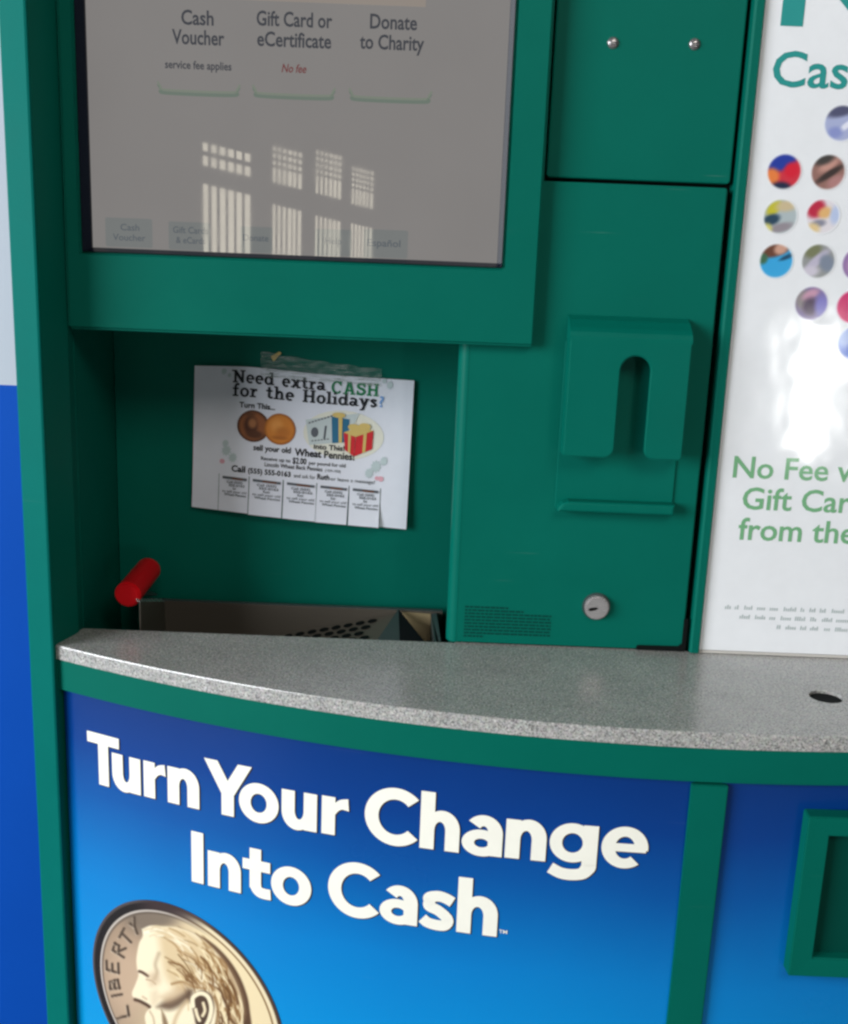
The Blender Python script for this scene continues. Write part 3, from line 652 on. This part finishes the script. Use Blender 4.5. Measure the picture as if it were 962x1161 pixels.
# headline on the bowed panel
def on_bow(x, z, off):
    p = bow(x, RP + off); return (p[0], p[1], z + ZC)
L1 = [('T', -.6614, .0425), ('u', -.6285, .0368), ('r', -.5877, .0270), ('n', -.5578, .0380), ('Y', -.5138, .0543), ('o', -.4738, .0440), ('u', -.4265, .0378), ('r', -.3837, .0278),
      ('C', -.3391, .0512), ('h', -.2832, .0390), ('a', -.2419, .0394), ('n', -.1997, .0392), ('g', -.1575, .0456), ('e', -.1083, .0441)]
L2 = [('I', -.5300, .0144), ('n', -.5103, .0386), ('t', -.4697, .0317), ('o', -.4375, .0441), ('C', -.3754, .0512), ('a', -.3211, .0388), ('s', -.2796, .0345), ('h', -.2428, .0402)]
CAP = .0592
face, edge = [], []; kk = 0
for line, zfun in ((L1, lambda s: -.1510 + (s + .66) * .0105), (L2, lambda s: -.2355 + (s + .53) * .006)):
    for c, s0, wd in line:
        z0 = zfun(s0)
        for v, f in glyph(c, wd / CAP):
            # split long quads so they follow the bow
            kk += 1; o = .0010 + .00003 * (kk % 5)
            face.append(([on_bow(s0 + x * CAP, z0 + y * CAP, o) for x, y in v], f))
            edge.append(([on_bow(s0 + x * CAP + .0011, z0 + y * CAP - .0011, o - .0006) for x, y in v], f))
            edge.append(([on_bow(s0 + x * CAP + .0003, z0 + y * CAP - .0005, o - .00045) for x, y in v], f))
obj('headline', merge(face), M['headline'], FG)
obj('headline_outline', merge(edge), M['headline_edge'], FG)
X, Z, Fs = text_fit('TM', -.2005, -.1925, -.2292, .0038, .01)
obj('trademark', ([on_bow(float(a), float(c), .001) for a, c in zip(X, Z)], Fs), M['headline'], FG)

# printed picture of a silver coin: the artwork is painted in its own coordinates
CP, CF = disc_grid(120, 340)
e1 = np.array([0.6584, -0.7527]); e2 = np.array([0.7527, 0.6584])
SZ = np.array([-.5430, -.3950]) + CP[:, :1] * .1321 * e1 + CP[:, 1:] * .1142 * e2
u_, w_ = SZ[:, 0] + .543, SZ[:, 1] + .34
AX = 450.6 + 3751.4 * u_ - 52.7 * w_ + 1887.3 * u_ * u_ + 719.1 * u_ * w_ - 17.1 * w_ * w_
AY = 348.2 + 1129.2 * u_ - 3835.5 * w_ - 500 * u_ * u_ - 880.9 * u_ * w_ - 753.1 * w_ * w_
PX = np.c_[AX, AY]; PC = np.zeros((len(PX), 3))
def segd(P, pts, closed=False):
    d = np.full(len(P), 1e9); n = len(pts)
    for i in range(n if closed else n - 1):
        a = np.array(pts[i], float); b2 = np.array(pts[(i + 1) % n], float); ab = b2 - a; t = np.clip(((P - a) @ ab) / (ab @ ab + 1e-9), 0, 1)
        d = np.minimum(d, np.linalg.norm(P - a - t[:, None] * ab, axis=1))
    return d
def inside(P, pts):
    r = np.zeros(len(P), bool); n = len(pts); x, y = P[:, 0], P[:, 1]
    for i in range(n):
        (xa, ya), (xb, yb) = pts[i], pts[(i + 1) % n]
        if ya == yb: continue
        r ^= ((ya > y) != (yb > y)) & (x < (xb - xa) * (y - ya) / (yb - ya) + xa)
    return r
def blend(col, k):
    global PC
    PC = PC * (1 - k[:, None]) + np.array(col, float) * k[:, None]
def fill(pts, col, soft=4, op=1.0):
    pts = [tuple(p) for p in curve(list(pts) + [pts[0]], 5)][:-1]; d = segd(PX, pts, True); d = np.where(inside(PX, pts), -d, d); blend(col, op * (1 - smooth(-soft, soft, d)))
def stroke(pts, wd, col, soft=4, op=1.0):
    if len(pts) > 2: pts = [tuple(p) for p in curve(pts, 6)]
    d = segd(PX, pts) - wd / 2; blend(col, op * (1 - smooth(-soft, soft, d)))
rr = np.linalg.norm(CP, axis=1); lt = smooth(260, 640, AX + .25 * AY)
PC[:] = np.outer(1 - lt, (166, 142, 120)) + np.outer(lt, (240, 220, 178))
blend((116, 104, 92), .8 * (1 - smooth(60, 150, np.hypot((AX - 300) * .8, AY - 105))) )
blend((214, 184, 156), .6 * (1 - smooth(40, 170, np.hypot(AX - 190, (AY - 420) * .6))))
# rim: dark milled ring, with a bright line inside it on the left
lft = 1 - smooth(300, 620, AX - .1 * AY)
blend((96, 84, 74), lft * smooth(.868, .88, rr) * .75); blend((206, 196, 186), lft * smooth(.888, .898, rr)); blend((30, 26, 28), lft * smooth(.905, .918, rr)); blend((92, 84, 84), lft * smooth(.968, .985, rr) * .8)
rgt = 1 - lft
blend((128, 96, 62), rgt * smooth(.900, .912, rr) * (1 - smooth(.915, .930, rr))); blend((238, 222, 186), rgt * smooth(.925, .935, rr)); blend((74, 56, 46), rgt * smooth(.955, .975, rr))
topd = (1 - smooth(60, 190, AY)) * smooth(200, 330, AX); blend((60, 46, 48), topd * smooth(.90, .925, rr))
# shadow thrown behind the head in the artwork
fill([(430, 168), (560, 225), (640, 290), (705, 375), (748, 470), (768, 560), (770, 700), (650, 700), (600, 400)], (84, 58, 42), 7, .95)
# head
HEAD = [(258, 180), (300, 163), (345, 166), (430, 172), (515, 205), (585, 262), (645, 330), (690, 405), (722, 480), (738, 560), (732, 640), (720, 800), (330, 800), (300, 700), (280, 640), (272, 600), (278, 575), (292, 552), (262, 528), (232, 512), (214, 498), (212, 478), (228, 440), (242, 398), (236, 372), (232, 330), (236, 290), (246, 245), (262, 212)]
fill(HEAD, (248, 234, 202), 5)
fill([(330, 175), (440, 178), (560, 250), (650, 345), (715, 470), (732, 600), (640, 640), (590, 480), (520, 460), (430, 470), (370, 400), (350, 300)], (214, 186, 142), 30, .75)
fill([(560, 250), (650, 345), (712, 460), (735, 600), (690, 640), (660, 480), (600, 350)], (146, 112, 78), 26, .65)
rs = np.random.RandomState(3)
def hair(n, x0, x1, y0, y1, ok, ang, L0, wd, cols, op):
    k = 0
    for _ in range(n * 6):
        if k >= n: break
        hx_ = x0 + (x1 - x0) * rs.rand(); hy_ = y0 + (y1 - y0) * rs.rand()
        if not ok(hx_, hy_): continue
        k += 1; L = L0 * (.6 + .8 * rs.rand()); a = math.radians(ang(hx_, hy_) + 9 * rs.randn()); b_ = a + math.radians(22 + 8 * rs.randn())
        p1 = (hx_ + L * .5 * math.cos(a), hy_ + L * .5 * math.sin(a)); p2 = (p1[0] + L * .5 * math.cos(b_), p1[1] + L * .5 * math.sin(b_))
        if not inside(np.array([p2]), HEAD)[0]: continue
        stroke([(hx_, hy_), p1, p2], wd * (.6 + .7 * rs.rand()), cols[k % len(cols)], 5, op)
crown = lambda x, y: y > 172 and x > 345 + .12 * (y - 180) and y < 430 and x < 590 + .6 * (y - 260)
hair(70, 345, 660, 175, 430, crown, lambda x, y: 18 + .10 * (x - 345) + .08 * (y - 175), 105, 7, [(150, 110, 66), (255, 247, 222), (206, 174, 122), (122, 86, 50)], .55)
hair(40, 470, 700, 250, 470, lambda x, y: x > 480 + .3 * (y - 250) and x < 600 + .62 * (y - 270), lambda x, y: 45 + .08 * (x - 470), 95, 8, [(112, 76, 42), (250, 234, 194), (146, 106, 62)], .7)
hair(46, 590, 725, 420, 640, lambda x, y: x > 600, lambda x, y: 66, 85, 9, [(96, 64, 38), (248, 230, 188), (132, 94, 54)], .75)
hair(16, 395, 500, 330, 450, lambda x, y: True, lambda x, y: 40, 55, 7, [(118, 82, 48), (240, 220, 176)], .7)
hair(14, 262, 345, 168, 215, lambda x, y: True, lambda x, y: -15, 30, 6, [(206, 184, 146), (255, 250, 230)], .6)
stroke([(338, 296), (322, 345), (330, 385), (318, 415)], 12, (150, 124, 96), 14, .6)
stroke([(385, 335), (440, 352), (478, 385), (500, 408)], 9, (112, 78, 44), 5, .8); stroke([(430, 300), (470, 350), (495, 395)], 6, (120, 88, 50), 4, .8)
stroke([(400, 440), (450, 430), (500, 452), (560, 462)], 10, (146, 108, 66), 7, .8)
stroke([(246, 380), (262, 386), (286, 402)], 12, (70, 44, 34), 6, .95); stroke([(280, 418), (305, 425), (322, 440)], 6, (168, 138, 108), 6, .8)
stroke([(226, 514), (250, 522), (280, 538), (294, 548)], 15, (74, 52, 40), 6, .95); stroke([(262, 500), (280, 512)], 8, (190, 160, 128), 6, .7)
fill([(330, 548), (365, 522), (410, 505), (452, 480), (468, 462), (500, 470), (490, 520), (470, 520), (430, 548), (385, 562)], (84, 62, 48), 20, .85)
fill([(345, 500), (400, 470), (450, 440), (480, 450), (440, 500), (380, 530)], (196, 164, 128), 24, .6)
fill([(285, 395), (330, 380), (345, 430), (300, 450)], (206, 178, 146), 22, .6)
fill([(300, 480), (330, 470), (340, 520), (305, 540)], (222, 200, 168), 18, .6)
fill([(350, 560), (372, 600), (388, 660), (360, 640)], (120, 92, 66), 8, .8); stroke([(470, 520), (440, 560), (415, 610), (400, 680)], 16, (196, 166, 128), 12, .7)
stroke([(296, 570), (312, 600), (318, 640)], 7, (176, 148, 118), 7, .7)
# ear
fill([(490, 520), (505, 488), (545, 470), (585, 492), (600, 545), (590, 600), (570, 640), (520, 640), (505, 590)], (66, 46, 36), 8, .9)
stroke([(500, 545), (500, 505), (535, 484), (570, 500), (586, 550), (578, 600), (560, 640)], 20, (250, 236, 202), 5); stroke([(512, 560), (520, 590), (530, 612)], 15, (246, 230, 194), 5)
stroke([(548, 530), (556, 565), (545, 590)], 14, (240, 222, 184), 5); stroke([(600, 500), (618, 560), (608, 640)], 12, (130, 94, 56), 7, .8); stroke([(640, 500), (665, 570), (668, 650)], 9, (96, 64, 40), 6, .8)
# LIBERTY along the left rim: two-tone raised letters
LB = {'L': [[(0, 1), (0, 0), (.55, 0)]], 'I': [[(.2, 0), (.2, 1)]], 'B': [[(0, 0), (0, 1), (.42, .95), (.45, .62), (.05, .53), (.5, .42), (.5, .08), (0, 0)]], 'E': [[(.5, 1), (0, 1), (0, 0), (.55, 0)], [(0, .52), (.42, .52)]],
      'R': [[(0, 0), (0, 1), (.45, .95), (.45, .58), (0, .5)], [(.15, .5), (.55, 0)]], 'T': [[(.3, 0), (.3, 1)], [(0, 1), (.62, 1)]], 'Y': [[(0, 1), (.3, .52), (.3, 0)], [(.6, 1), (.3, .52)]]}
for ch, (bx, by), (ux, uy), (vx, vy) in (('L', (196, 588), (-12, -78), (-54, 16)), ('I', (164, 500), (-6, -54), (-46, 8)), ('B', (152, 460), (-10, -78), (-44, 4)), ('E', (148, 388), (-4, -82), (-56, -16)),
        ('R', (172, 314), (16, -78), (-52, -34)), ('T', (196, 262), (34, -66), (-44, -44)), ('Y', (226, 216), (34, -50), (-24, -62))):
    for pl in LB[ch]:
        q = [(bx + ux * a + vx * b, by + uy * a + vy * b) for a, b in pl]
        for k in range(len(q) - 1):
            stroke([(q[k][0] - 4, q[k][1] + 4), (q[k + 1][0] - 4, q[k + 1][1] + 4)], 11, (214, 196, 174), 4, .6); stroke(q[k:k + 2], 13, (72, 58, 48), 4, .9)
vmesh('coin_picture', [on_bow(float(a), float(c), .0008) for a, c in SZ], CF, PC, M['coin_print'], FG, 'printed picture of a silver coin with the word LIBERTY and a head in profile')

# reject-coin box on the right-hand graphic
RB = obj('return_box', ring_frame((.3690, .5500, -.2465, -.0770), (.3905, .5290, -.2260, -.0965), .9315, .9470, yi=.9320, bev=.0010), M['green'], K)
obj('return_pocket', box(.3900, .5295, .9425, .9475, -.2265, -.0960), M['dark_green'], RB)

# ---------------------------------------------------------------- hinged coin tray
TR = thing('coin_tray', (-.15, 1.22, ZC - .05), '', ''); TR.parent = K; TR.location = Vector((-.15, 1.22, ZC - .05)) - ROOT; del TR['label']; del TR['category']
def sheet(a, b_, c, d, t=.0014):
    P = [Vector((p[0], p[1], p[2] + ZC)) for p in (a, b_, c, d)]; nrm = (P[1] - P[0]).cross(P[3] - P[0]).normalized() * t
    V = [tuple(p) for p in P] + [tuple(p + nrm) for p in P]
    return V, [(0, 1, 2, 3), (7, 6, 5, 4), (0, 4, 5, 1), (1, 5, 6, 2), (2, 6, 7, 3), (3, 7, 4, 0)]
obj('tray_back', box(-.334, .0275, 1.2790, 1.2808, -.14, -.0082, .0005), M['steel'], TR)
obj('tray_rim', box(-.334, .0275, 1.2786, 1.2850, -.0080, -.0066, .0004), M['dark_steel'], TR)
obj('tray_side', merge([sheet((-.3105, 1.160, -.12), (-.3105, 1.160, .0300), (-.3120, 1.2780, -.0085), (-.3120, 1.2780, -.12))]), M['steel'], TR)
obj('side_flange', merge([sheet((-.3105, 1.160, .0300), (-.3150, 1.160, .0335), (-.3165, 1.2780, -.0050), (-.3120, 1.2780, -.0085))]), M['chrome'], TR)
# sloping perforated plate
pa, pb, pc, pd = Vector((-.2150, 1.2770, -.0560)), Vector((-.0300, 1.2770, -.0130)), Vector((-.0560, 1.190, -.0360)), Vector((-.2150, 1.190, -.0720))
obj('perforated_plate', merge([sheet(pa, pd, pc, pb)]), M['steel'], TR)
hs = []
uu = (pb - pa).normalized(); vv = (pd - pa).normalized(); nP = uu.cross(vv).normalized()
if nP.z < 0: nP = -nP
for i in range(12):
    for j in range(6):
        c = pa + uu * (.012 + i * .0150 + (.0075 if j % 2 else 0)) + vv * (.010 + j * .0125) + nP * .0022
        if c.x > -.040 - (1.277 - c.y) * .30 - .008: continue
        V = [tuple(c + uu * .0058 * math.cos(t) + vv * .0050 * math.sin(t) + Vector((0, 0, ZC))) for t in np.linspace(0, 2 * math.pi, 19)[:-1]]; hs.append((V, [tuple(range(18))]))
obj('perforations', merge(hs), M['gap'], TR)
# right-hand chute: dark folded flap, pale board behind it, grey end plate
A_, P_, Q_, R2 = (-.0265, 1.2765, -.0070), (-.0600, 1.1850, -.0350), (-.0205, 1.1850, -.0370), (.0240, 1.1850, -.0350)
obj('chute_flap', merge([sheet(A_, P_, Q_, Q_)]), M['dark_steel'], TR)
obj('chute_flap', merge([sheet(A_, Q_, R2, R2)]), M['black'], TR, 'darker perforated flap')
obj('chute_board', merge([sheet((-.0215, 1.2780, -.0700), (-.0215, 1.2780, -.0100), (.0130, 1.2780, -.0110), (.0150, 1.2780, -.0700))]), M['tan'], TR)
obj('chute_end', merge([sheet((.0135, 1.2775, -.0110), (.0200, 1.2775, -.0090), (.0260, 1.160, -.0100), (.0190, 1.160, -.0200)), sheet((.0135, 1.2775, -.0110), (.0190, 1.160, -.0100), (.0190, 1.160, -.0900), (.0135, 1.2775, -.0900))]), M['dark_steel'], TR)
# red grip
hx = Vector((-.3270, 1.168, .0345)); hy = Vector((-.3262, 1.2600, .0375)); ax = hy - hx
obj('handle', cyl(tuple((hx + hy) / 2), tuple(ax), .0146, ax.length, 40, .0022), M['red'], TR)
obj('handle_bracket', merge([sheet((-.3270, 1.185, .026), (-.3145, 1.185, .0300), (-.3160, 1.2600, .0050), (-.3270, 1.2600, .010))]), M['dark_steel'], TR)

# ================================================================== FLYER taped in the recess
FO = Vector((-.15, 1.2975, ZC + .09))
FL = thing('flyer', FO, 'white paper flyer about extra holiday cash with tear-off tabs taped to the green recess', 'flyer')
Q00, Q10, Q11, Q01 = (np.array(p) for p in ((-.2811, .1082), (-.0208, .0911), (-.0176, .2710), (-.2762, .2775)))
def fly(u, v, off=0.0):
    p = Q00 * (1 - u) * (1 - v) + Q10 * u * (1 - v) + Q11 * u * v + Q01 * (1 - u) * v
    bulge = .004 + .007 * math.sin(math.pi * min(max(u, 0), 1)) * (1 - max(v, 0)) + .010 * max(0, .35 - v) ** 1.5 + .005 * max(0, u - .86) * 4 * (1 - v)
    dz = .0035 * math.exp(-((u - .25) / .22) ** 2) * smooth(.6, 1.0, np.array(v)) * 1.0
    return (float(p[0]), 1.2990 - bulge - off, float(p[1]) + float(dz) + ZC)
def fgrid(u0, u1, v0, v1, nu=24, nv=16, off=0.0, du=0.0, dv=0.0, lift=0.0):
    V, Fs = [], []
    for j in range(nv + 1):
        for i in range(nu + 1):
            u = u0 + (u1 - u0) * i / nu; v = v0 + (v1 - v0) * j / nv; k = (v1 - v) / (v1 - v0)
            V.append(fly(u + du * k, v + dv * k, off + lift * k * k))
    for j in range(nv):
        for i in range(nu): a = j * (nu + 1) + i; Fs.append((a, a + 1, a + nu + 2, a + nu + 1))
    n = len(V); V += [(x, y + .0003, z) for x, y, z in V]; Fs += [tuple(q + n for q in f[::-1]) for f in Fs]
    return V, Fs
VS = .262
obj('sheet', merge([fgrid(0, 1, VS, 1, 32, 20), fgrid(0, .1225, 0, VS - .0002, 8, 8), fgrid(.8745, 1, 0, VS - .0002, 8, 8)]), M['paper'], FL)
tabs = [(.125, .262, 0, 0), (.266, .420, .000, .001), (.4245, .5755, .002, .004), (.5795, .7245, -.002, .003), (.7285, .8700, .002, .006)]
for k, (a, b_, du, lf) in enumerate(tabs): obj('tear_off_tab', fgrid(a, b_, -.004 * (k % 2), VS - .0004, 8, 8, du=du, lift=lf), M['paper'], FL)
def fly_text(lines, off=.0008):
    out = []
    for body, u0, u1, v, cap, bold in lines:
        X, Z, Fs = text_fit(body, u0, u1, v, cap, bold); out.append(([fly(float(a), float(c), off) for a, c in zip(X, Z)], Fs))
    return merge(out)
def fly_slab(body, u0, u1, v, cap, skip=''):
    tot = sum(slab(c)[0] + .05 for c in body) - .05; k = (u1 - u0) / tot; x = 0; out = []; n = 0
    for c in body:
        wd, pcs = slab(c)
        for vv_, ff in pcs:
            n += 1; out.append(([fly(u0 + (x + a) * k, v + b_ * cap, .0008 + .00004 * (n % 6)) for a, b_ in vv_], ff))
        x += wd + .05
    return merge(out)
def fly_shape(pts, off=.0008): return [fly(a, c, off) for a, c in pts], [tuple(range(len(pts)))]
def circ(cu, cv, ru, rv, n=28): return [(cu + ru * math.cos(t), cv + rv * math.sin(t)) for t in np.linspace(0, 2 * math.pi, n + 1)[:-1]]
obj('heading', merge([fly_slab('Need extra', .176, .598, .894, .083), fly_slab('for the Holidays', .177, .838, .806, .083)]), M['ink_black'], FL)
obj('green_heading', fly_slab('CASH', .624, .842, .880, .083), M['ink_green'], FL)
obj('question_mark', fly_text([('?', .846, .868, .812, .07, .015)]), M['ink_blue'], FL)
for blk in ([('Turn This...', .209, .373, .736, .034, .024), ('sell your old', .279, .452, .452, .038, .024), ('Wheat Pennies!', .470, .745, .440, .048, .028), ('Into This!', .556, .698, .497, .034, .026),
    ('Receive up to', .316, .452, .388, .024, .01), ('$2.00', .462, .525, .384, .040, .016), ('per pound for old', .537, .706, .386, .024, .01), ('Lincoln Wheat Back Pennies', .334, .600, .346, .027, .012), ('(1909-1958)', .612, .685, .346, .018, .0),
    ('Call', .181, .245, .288, .042, .028), ('(555) 555-0163', .258, .455, .288, .034, .024), ('and ask for', .470, .570, .288, .026, .0), ('Ruth', .578, .634, .290, .036, .018), ('or leave a message!', .640, .843, .289, .024, .0)]):
    obj('body_text', fly_text([blk]), M['ink_black'], FL)
for k, (a, b_, du, lf) in enumerate(tabs):
    tt = []; ua, ub = a + .016, b_ - .008
    tt.append(fly_shape([(ua, .232), (ub, .228), (ub, .246), (ua, .250)], .0012 + lf * .02))
    for r, (body, i0, i1, bo) in enumerate((('Call (555)', .02, .02, .02), ('555-0163', .03, .01, .02), ('Ruth', .05, .05, .02), ('to sell your old', .0, .0, .012), ('Wheat Pennies', .01, .0, .02))):
        v = .204 - r * .0225; X, Z, Fs = text_fit(body, ua + i0, ub - i1, v, .0155, bo)
        tt.append(([fly(float(a_) + du * (VS - float(c_)) / VS, float(c_), .0012 + lf * ((VS - float(c_)) / VS) ** 2) for a_, c_ in zip(X, Z)], Fs))
    obj('tab_highlight', fly_shape([(ua + .045, .234), (ub - .02, .232), (ub - .02, .241), (ua + .045, .243)], .0018 + lf * .02), M['ink_brown'], FL)
    obj('tab_print', merge(tt), M['ink_grey'], FL)
# pictures: two pennies, a bill, two wrapped boxes, holly corners
def fly_disc(cu, cv, ru, rv, base, blobs, off, label):
    C = np.tile(np.array(base, float), (len(DP), 1)); u, v = DP[:, 0], DP[:, 1]
    for (bx, by, rx, ry, col, soft) in blobs:
        k = 1 - smooth(1 - soft, 1 + soft, np.sqrt(((u - bx) / rx) ** 2 + ((v - by) / ry) ** 2)); C = C * (1 - k[:, None]) + np.array(col, float) * k[:, None]
    vmesh('penny_picture', [fly(cu + ru * a, cv + rv * b_, off) for a, b_ in DP], DF, C, M['flyer_print'], FL, label)
fly_disc(.275, .615, .074, .108, (96, 62, 46), [(0, 0, .86, .86, (150, 92, 58), .1), (-.15, .05, .42, .6, (84, 52, 40), .35), (-.05, .2, .25, .3, (168, 112, 74), .5), (.1, -.5, .5, .25, (92, 58, 42), .4), (-.3, .75, .4, .1, (108, 70, 50), .5)], .0008, 'darker brown penny')
fly_disc(.398, .610, .072, .106, (168, 100, 44), [(0, 0, .88, .88, (206, 128, 56), .1), (-.2, .2, .4, .4, (222, 150, 78), .6), (.2, -.2, .45, .35, (186, 112, 50), .6), (0, -.55, .5, .12, (170, 100, 44), .5)], .0011, 'bright copper penny')
obj('picture_glow', merge([fly_shape(circ(.690, .605, .185, .165), .0005)]), M['ink_cream'], FL)
obj('bill_picture', merge([fly_shape([(.514, .690), (.535, .520), (.700, .560), (.760, .760)], .0009)]), M['ink_bill'], FL)
obj('bill_detail', merge([fly_shape(circ(.558, .610, .017, .034), .0012)] + [fly_shape([(.528 + .014 * k, .665 + .008 * k), (.538 + .014 * k, .668 + .008 * k), (.538 + .014 * k, .678 + .008 * k), (.528 + .014 * k, .675 + .008 * k)], .0012) for k in range(8)] + [fly_shape([(.545 + .014 * k, .545 + .004 * k), (.554 + .014 * k, .548 + .004 * k), (.554 + .014 * k, .556 + .004 * k), (.545 + .014 * k, .553 + .004 * k)], .0012) for k in range(6)] + [fly_shape([(.598, .57), (.607, .572), (.612, .66), (.603, .658)], .0012)]), M['ink_grey'], FL)
obj('blue_box_picture', merge([fly_shape([(.632, .725), (.715, .715), (.712, .560), (.640, .545)], .0013)]), M['ink_teal'], FL)
obj('red_box_picture', merge([fly_shape([(.690, .625), (.745, .600), (.742, .468), (.700, .505)], .0016), fly_shape([(.747, .600), (.826, .650), (.824, .525), (.744, .468)], .0016)]), M['ink_red'], FL)
obj('ribbon_picture', merge([fly_shape([(.712, .615), (.724, .610), (.724, .484), (.714, .494)], .0019), fly_shape([(.782, .622), (.796, .631), (.793, .502), (.780, .494)], .0019), fly_shape([(.664, .722), (.682, .720), (.684, .555), (.670, .552)], .0019), fly_shape([(.690, .625), (.745, .600), (.826, .650), (.768, .672)], .0019), fly_shape(circ(.735, .665, .026, .022), .0021), fly_shape(circ(.785, .675, .028, .022), .0021), fly_shape(circ(.665, .738, .030, .018), .0021)]), M['ink_gold'], FL)
hl = []
for cu, cv, sc in ((.155, .430, 1), (.185, .385, .9), (.150, .480, .7), (.845, .410, 1.1), (.815, .360, .9), (.880, .450, .8), (.135, .965, .6), (.890, .960, .7), (.160, .940, .4), (.865, .985, .5)):
    a0 = random.uniform(0, 360)
    pts = []
    for q in range(20):
        t = math.radians(a0 + q * 18); rr_ = (1.0 if q % 2 else .66); ca = math.cos(t) * rr_; sa = math.sin(t) * rr_; pts.append((cu + .022 * sc * (ca + .5 * sa), cv + .050 * sc * (sa * .8 - .3 * ca)))
    obj('holly_picture', fly_shape(pts, .0007), M['ink_sage'], FL)
for q in (circ(.137, .352, .012, .017), circ(.870, .328, .013, .018), circ(.852, .330, .010, .014)): obj('berry_picture', fly_shape(q, .0009), M['ink_pink'], FL)
# tape across the top edge
V, Fs = [], []
for j in range(7):
    for i in range(41):
        u = .300 + .550 * i / 40; v = .945 + (.165 - .050 * (i / 40)) * j / 6 + .004 * math.sin(i * .7) * (j / 6)
        p = fly(u, min(v, 1.0), .0016 + .0003 * math.sin(i * .5 + j * .6)); dz = (v - 1.0) * .175 if v > 1 else 0
        V.append((p[0], p[1] + (.0022 if v > 1 else 0), p[2] + dz))
for j in range(6):
    for i in range(40): a = j * 41 + i; Fs.append((a, a + 1, a + 42, a + 41))
obj('sticky_tape', (V, Fs), M['tape'], FL)
ts = bpy.data.objects
sc_ = obj('paper_scrap', ([(-.1870, 1.2985, .2925 + ZC), (-.1768, 1.2970, .2985 + ZC), (-.1745, 1.2965, .2968 + ZC), (-.1842, 1.2980, .2860 + ZC), (-.1870, 1.2992, .2925 + ZC), (-.1768, 1.2977, .2985 + ZC), (-.1745, 1.2972, .2968 + ZC), (-.1842, 1.2987, .2860 + ZC)], [(0, 1, 2, 3), (7, 6, 5, 4)]), M['ink_gold'], origin=(-.18, 1.298, ZC + .29))
sc_['label'] = 'small torn yellowish paper scrap stuck above the top edge of the flyer'; sc_['category'] = 'paper scrap'

# ================================================================== sunlit slatted windows across the lobby, seen mirrored in the screen
VD = 10.29; WY = 2 * SY - VD
Rv, Fv, Uv = R_, F_, U_
WINS = [((-2.110, -1.660), (2.215, 2.020), (1.860, 1.050), 1, 'leftmost'), ((-1.478, -1.205), (2.205, 1.895), (1.705, 1.050), 3, 'second from left'), ((-1.090, -0.852), (2.185, 1.815), (1.620, 1.050), 4, 'third from left'), ((-0.765, -0.566), (2.055, 1.735), (1.565, 1.050), 4, 'rightmost')]
def slat_window(xr, up, lo, rows, place):
    t = thing('slatted_window', ((xr[0] + xr[1]) / 2, WY, lo[1]), 'sunlit window with vertical blind slats mirrored in the touch screen, %s of the four' % place, 'window', 'sunlit windows mirrored in the screen')
    nb = 6; pitch = (xr[1] - xr[0]) / nb; A, B = [], []
    def q(xa, xb, z0, z1, sl):
        zz = lambda x: -sl * (x - xr[0]); return [(xa, WY, z0 + zz(xa)), (xb, WY, z0 + zz(xb)), (xb, WY, z1 + zz(xb)), (xa, WY, z1 + zz(xa)), (xa, WY - .02, z0 + zz(xa)), (xb, WY - .02, z0 + zz(xb)), (xb, WY - .02, z1 + zz(xb)), (xa, WY - .02, z1 + zz(xa))], [(3, 2, 1, 0), (4, 5, 6, 7), (0, 1, 5, 4), (1, 2, 6, 5), (2, 3, 7, 6), (3, 0, 4, 7)]
    for k in range(nb):
        xa = xr[0] + pitch * (k + .12); xb = xa + pitch * random.uniform(.42, .72)
        B.append(q(xa, xb, lo[1], lo[0], .20))
        zt_, zb_ = up; z = zb_ + (zt_ - zb_) * (.42 if rows else 1.0); A.append(q(xa, xb, zb_, z, .20))
        if rows:
            st_ = (zt_ - z) / rows
            for r in range(rows): A.append(q(xa, xb, z + st_ * (r + .38), z + st_ * (r + .98), .20))
    obj('upper_slats', merge(A), M['sunlit'], t); obj('lower_slats', merge(B), M['sunlit'], t)
for wdat in WINS: slat_window(*wdat)
COL.objects.unlink(_to); bpy.data.objects.remove(_to)
